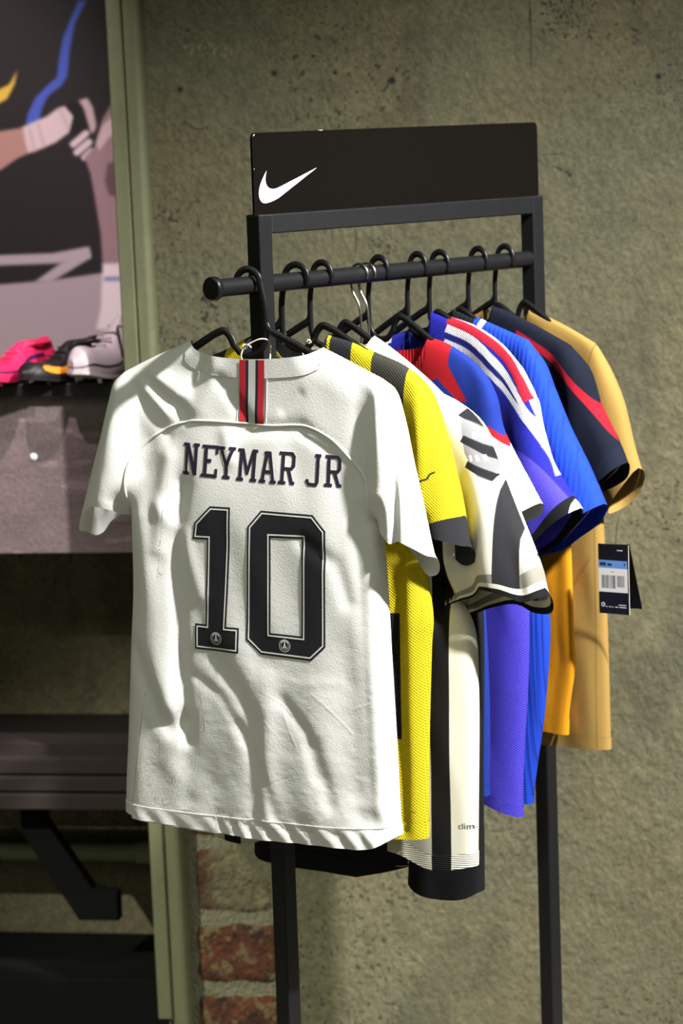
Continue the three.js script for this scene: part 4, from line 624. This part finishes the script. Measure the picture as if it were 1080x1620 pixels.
      line(m([[0.050, -0.102], [0.092, -0.118], [0.125, -0.142], [0.157, -0.168], [0.206, -0.222], [0.240, -0.285]]), 0.0085, '#cfcfd8');
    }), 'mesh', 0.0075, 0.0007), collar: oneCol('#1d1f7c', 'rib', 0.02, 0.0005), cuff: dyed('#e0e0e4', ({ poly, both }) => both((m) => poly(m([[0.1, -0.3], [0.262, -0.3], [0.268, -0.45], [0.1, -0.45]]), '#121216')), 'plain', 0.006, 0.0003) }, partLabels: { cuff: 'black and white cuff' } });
  // ---------- G bright blue
  shirt({ ...std, label: 'bright blue pinstriped football jersey with a black collar, right of the shoulder-striped one', s: 0.391, dl: 0.05, dropL: 0.03, seed: 61, neckN: -0.15, neckF: -0.085, colRows: 4, cuffRows: 4, hemRows: 3, res: 1.2, dn: 0.016, df: 0.018, sn: 0.022, sf: 0.030,
    R: { sh: [[0.024, -0.058], [0.068, -0.073], [0.106, -0.086], [0.152, -0.102]], outer: [[0.176, -0.132], [0.194, -0.172], [0.219, -0.225], [0.25, -0.279], [0.275, -0.331]], cn: [[0.24, -0.352], [0.21, -0.372], [0.18, -0.395]], cf: [[0.245, -0.365], [0.21, -0.388], [0.18, -0.408]], pit: [0.15, -0.38], tip: [0.162, -0.412], side: [[0.17, -0.45], [0.176, -0.49], [0.177, -0.524], [0.165, -0.636], [0.145, -0.742], [0.139, -0.78]] },
    hemN: -0.772, hemF: -0.775, mats: { body: dyed('#173db4', ({ line, both, poly }) => both((m) => { for (let i = 0; i < 22; i++) line(m([[0.02 + i * 0.0085, -0.36], [0.02 + i * 0.0079, -0.94]]), 0.0016, '#122a86'); for (let i = 0; i < 7; i++) line(m([[0.13 + i * 0.012, -0.11], [0.165 + i * 0.018, -0.42]]), 0.0016, '#163399'); line(m([[0.079, -0.068], [0.066, -0.094]]), 0.010, '#c6c9d2'); poly(m([[0.015, -0.05], [0.062, -0.068], [0.054, -0.10], [0.015, -0.10]]), '#14141a'); }), 'rib', 0.03, 0.0005), collar: oneCol('#141418', 'rib', 0.02, 0.0005) }, partLabels: { collar: 'black collar' } });
  // ---------- H navy with red piping
  shirt({ ...std, label: 'navy football jersey with red piping down the shoulder', s: 0.476, dl: 0.0, dropL: 0.03, seed: 71, neckN: -0.15, neckF: -0.085, colRows: 4, cuffRows: 4, hemRows: 3, res: 1.1, dn: 0.020, df: 0.014, sn: 0.028, sf: 0.02,
    R: { sh: [[0.028, -0.062], [0.045, -0.066], [0.10, -0.086], [0.168, -0.115]], outer: [[0.20, -0.146], [0.221, -0.20], [0.247, -0.244], [0.264, -0.281]], cn: [[0.245, -0.297]], cf: [[0.247, -0.306]], pit: [0.12, -0.31], tip: [0.195, -0.335], arm: [[0.15, -0.2]], side: [[0.11, -0.38], [0.085, -0.62]] },
    hemN: -0.63, hemF: -0.63, mats: { body: dyed('#0c1122', ({ line, both }) => both((m) => { line(m([[0.075, -0.100], [0.114, -0.119], [0.145, -0.137], [0.184, -0.168], [0.238, -0.227], [0.285, -0.287]]), 0.0105, '#ab1426'); }), 'plain', 0.005, 0.0003), cuff: oneCol('#101628', 'plain', 0.005, 0.0003) } });
  // ---------- O orange, body only shows
  shirt({ ...std, name: 'orange_top', label: 'orange-yellow top between the bright blue jersey and the tan one, only its body showing', s: 0.51, dl: 0.0, seed: 81, neckN: -0.2, neckF: -0.16, hemRows: 4, res: 1.0, dn: 0.012, df: 0.012, sn: 0.012, sf: 0.012, wr: 0.007,
    R: { sh: [[0.06, -0.135], [0.10, -0.15], [0.125, -0.165]], outer: [[0.14, -0.20], [0.155, -0.26]], cn: [], cf: [], pit: [0.128, -0.26], tip: [0.135, -0.275], side: [[0.134, -0.40], [0.136, -0.546], [0.137, -0.593], [0.124, -0.665], [0.121, -0.700]] },
    hemN: -0.695, hemF: -0.695, mats: { body: oneCol('#d18a12', 'mesh', 0.004, 0.0003) } });
  // ---------- I tan
  shirt({ ...std, label: 'tan gold football jersey, last on the rail near the wall, with a black price tag', s: 0.543, dl: 0.0, seed: 91, neckN: -0.13, neckF: -0.085, colRows: 3, cuffRows: 3, hemRows: 4, res: 1.2, dn: 0.014, df: 0.020, sn: 0.018, sf: 0.030,
    R: { sh: [[0.044, -0.070], [0.107, -0.093], [0.162, -0.118]], outer: [[0.187, -0.158], [0.208, -0.203], [0.223, -0.258], [0.235, -0.298]], cn: [[0.225, -0.315], [0.205, -0.340]], cf: [[0.226, -0.322], [0.205, -0.350]], pit: [0.165, -0.34], tip: [0.182, -0.368], side: [[0.168, -0.40], [0.172, -0.546], [0.173, -0.689], [0.173, -0.722]] },
    hemN: -0.728, hemF: -0.728, mats: { body: dyed('#97793f', ({ line, both }) => both((m) => { line(m([[0.168, -0.10], [0.155, -0.16], [0.15, -0.25]]), 0.0015, '#6d5628'); line(m([[0.160, -0.36], [0.158, -0.72]]), 0.002, '#7d6434'); }), 'mesh', 0.004, 0.00025) } });
}
// hangers in order along the rail
hanger(-0.016, 0.2, false, 'black plastic hanger holding the white number 10 jersey, nearest the rail end');
hanger(0.084, 0.15, true, 'black plastic hanger holding the yellow and black jersey');
hanger(0.137, 0.15, true, 'black plastic hanger holding the white jersey with black stripes', 0.85);
wireHanger(0.2127, 0.1, 'bent metal wire hanger, the left of the two between the black ones', 0.03);
wireHanger(0.2288, 0.1, 'bent metal wire hanger, the right of the two between the black ones', 0.05);
hanger(0.2573, 0.1, true, 'black plastic hanger holding the blue jersey with the red collar', 0.8);
hanger(0.3418, 0.05, true, 'black plastic hanger holding the blue jersey with red and white stripes', 0.8);
hanger(0.3914, 0.05, true, 'black plastic hanger holding the bright blue jersey with the black collar', 0.82);
hanger(0.480, 0, true, 'black plastic hanger holding the navy jersey', 0.82);
hanger(0.5427, 0, true, 'black plastic hanger holding the tan jersey, farthest along the rail', 0.82);

// ------------------------------------------------------------------ tags and strings
{
  const cream = flat(0.62, 0.56, 0.42, 0.8);
  const tube = (pts, r, closed) => new THREE.TubeGeometry(new THREE.CatmullRomCurve3(pts.map((p) => new THREE.Vector3(...p)), closed), 60, r, 8, !!closed);
  const s1 = thing('tag_string', 'cream tag string knotted round the front hanger above the white jersey', 'string'); hangFrame(s1, -0.016, 0.2);
  part('cord', tube([[-0.003, -0.104, 0.012], [-0.003, -0.092, 0.016], [0.002, -0.082, 0.013], [0.012, -0.0755, 0.010], [0.023, -0.0715, 0.007], [0.030, -0.073, 0.001], [0.030, -0.083, -0.006], [0.035, -0.10, 0.004]], 0.0011), cream, s1);
  const kn = part('knot', new THREE.TorusKnotGeometry(0.0022, 0.0011, 40, 6), cream, s1); kn.position.set(0.002, -0.0815, 0.0135);
  part('loose_end', tube([[0.002, -0.081, 0.0135], [0.007, -0.0785, 0.015], [0.012, -0.0825, 0.0135]], 0.0010), cream, s1);
  const s2 = thing('tag_string', 'cream tag string on the hanger behind the white jersey collar', 'string'); hangFrame(s2, 0.084, 0.15);
  part('cord', tube([[0.010, -0.104, 0.006], [0.010, -0.092, 0.008], [0.015, -0.086, 0.007], [0.022, -0.083, 0.006]], 0.0010), cream, s2);
  const k2 = part('knot', new THREE.TorusKnotGeometry(0.002, 0.0010, 40, 6), cream, s2); k2.position.set(0.021, -0.083, 0.007);

  // black price tag hanging from the tan jersey
  const tg = thing('price_tag', 'black folded swing tag with a white barcode label hanging at the tan jersey sleeve', 'price tag'); hangFrame(tg, 0.543, 0);
  const [c, g] = canvas(256, 512);
  g.fillStyle = '#0d0c0d'; g.fillRect(0, 0, 256, 512); g.fillStyle = '#5f86c4'; g.fillRect(0, 118, 244, 58); g.fillStyle = '#20304e'; g.fillRect(12, 134, 52, 26); g.fillRect(76, 140, 38, 20); g.fillRect(216, 136, 12, 16); g.fillStyle = '#d2cfca'; g.fillRect(0, 176, 246, 176);
  const r = rng(3); let x = 26; while (x < 216) { const w = 2 + Math.floor(r() * 6); g.fillStyle = '#3a3638'; if (!(x > 138 && x < 152)) g.fillRect(x, 228, w, x > 150 ? 84 : 96); x += w + 2 + Math.floor(r() * 5); }
  g.fillStyle = '#555'; g.fillRect(110, 200, 20, 5); g.fillStyle = '#e8e8e8'; for (const [x0, y0, n] of [[166, 440, 9], [160, 38, 7]]) for (let i = 0; i < n; i++) g.fillRect(x0 + i * 7, y0 + (i % 2), 5, 7);   // print too small to read
  g.strokeStyle = '#e8e8e8'; g.lineWidth = 5; g.beginPath(); g.arc(34, 446, 14, 0, 7); g.stroke(); g.lineWidth = 3; g.beginPath(); g.moveTo(28, 454); g.lineTo(42, 438); g.stroke();
  g.fillStyle = '#e8e8e8'; for (const [a, b] of [[58, 12], [82, 16], [108, 12], [136, 24], [170, 60]]) g.fillRect(a, 458, b, 5);
  const face = new THREE.MeshStandardMaterial({ map: tex(c, true), roughness: 0.45 }), card = flat(0.01, 0.01, 0.011, 0.45), white = flat(0.6, 0.58, 0.55, 0.8);
  const f = part('front_leaf', new THREE.BoxGeometry(0.05, 0.102, 0.0012), [white, card, card, card, face, card], tg); f.position.set(0.224, -0.455, 0.05); f.rotation.y = 0.12;
  const b = part('back_leaf', new THREE.BoxGeometry(0.05, 0.102, 0.0012), card, tg); b.geometry.translate(0, -0.051, 0); b.position.set(0.2245, -0.404, 0.048); b.rotation.set(0.28, 0.12, 0);
  part('string', tube([[0.229, -0.352, 0.03], [0.230, -0.37, 0.045], [0.228, -0.385, 0.047], [0.2275, -0.404, 0.0495]], 0.0006), flat(0.03, 0.03, 0.03), tg);
}

// ------------------------------------------------------------------ lamps
const lampBody = flat(0.02, 0.02, 0.02, 0.5);
for (const [nm, p, q, cd, ang, pen, col] of SPOTS) {
  const t = thing('track_spotlight', { key: 'black ceiling spotlight aimed at the clothes rack', recess: 'black ceiling spotlight aimed at the poster recess', corner: 'black ceiling spotlight aimed at the bricks and jamb', wall: 'added black ceiling spotlight washing the bare wall right of the rack' }[nm], 'spotlight');
  t.position.set(...p); t.lookAt(...q);
  const body = part('housing', new THREE.LatheGeometry([[0.0, -0.16], [0.05, -0.16], [0.058, -0.15], [0.058, 0.0], [0.050, 0.0], [0.050, -0.02], [0.0, -0.02]].map((v) => new THREE.Vector2(...v)), 32), lampBody, t); body.rotation.x = Math.PI / 2;
  const glow = part('lens', new THREE.CylinderGeometry(0.048, 0.048, 0.004, 32), new THREE.MeshStandardMaterial({ color: 0x000000, emissive: new THREE.Color(...col), emissiveIntensity: 6 }), t); glow.rotation.x = Math.PI / 2; glow.position.z = -0.012;
  const rod = part('stem', new THREE.CylinderGeometry(0.008, 0.008, CEIL - p[1], 12), lampBody, t); 
  rod.quaternion.copy(t.quaternion).invert(); rod.position.copy(new THREE.Vector3(0, (CEIL - p[1]) / 2 + 0.03, 0).applyQuaternion(rod.quaternion)).add(new THREE.Vector3(0, 0, -0.08));
  const l = new THREE.SpotLight(new THREE.Color(...col), cd, 0, ang, pen, 2); const v = new THREE.Vector3(...q).sub(new THREE.Vector3(...p)).normalize();
  l.position.set(...p).addScaledVector(v, 0.02); l.target.position.set(...q); l.castShadow = true; l.shadow.mapSize.set(2048, 2048); l.shadow.radius = nm === 'key' ? 2.8 : 0.8; l.name = 'spot_' + nm; scene.add(l, l.target);
}
FILL_PANELS.forEach(([x, z, k], i) => {  // invented fixtures, they supply the soft greenish fill
  const t = thing('added_fill_panel', ['added square fill panel on the ceiling left of the rack', 'added square fill panel on the ceiling right of the camera', 'added square fill panel on the ceiling behind the camera on the left', 'added square fill panel on the ceiling behind the camera on the right'][i], 'ceiling light', 'added ceiling fill panels');
  t.position.set(x, CEIL - 0.03, z);
  part('frame', new RoundedBoxGeometry(0.64, 0.06, 0.64, 2, 0.01), flat(0.5, 0.5, 0.48), t);
  const d = part('diffuser', new THREE.BoxGeometry(0.6, 0.006, 0.6), new THREE.MeshStandardMaterial({ color: 0x000000, emissive: new THREE.Color(...PANEL_COLOUR), emissiveIntensity: 3 }), t); d.position.y = -0.031;
  const l = new THREE.RectAreaLight(new THREE.Color(...PANEL_COLOUR), PANEL_POWER * k, 0.6, 0.6); l.position.set(x, CEIL - 0.07, z); l.rotation.x = -Math.PI / 2; l.name = 'fill_glow'; scene.add(l);
});
renderer.render(scene, camera);
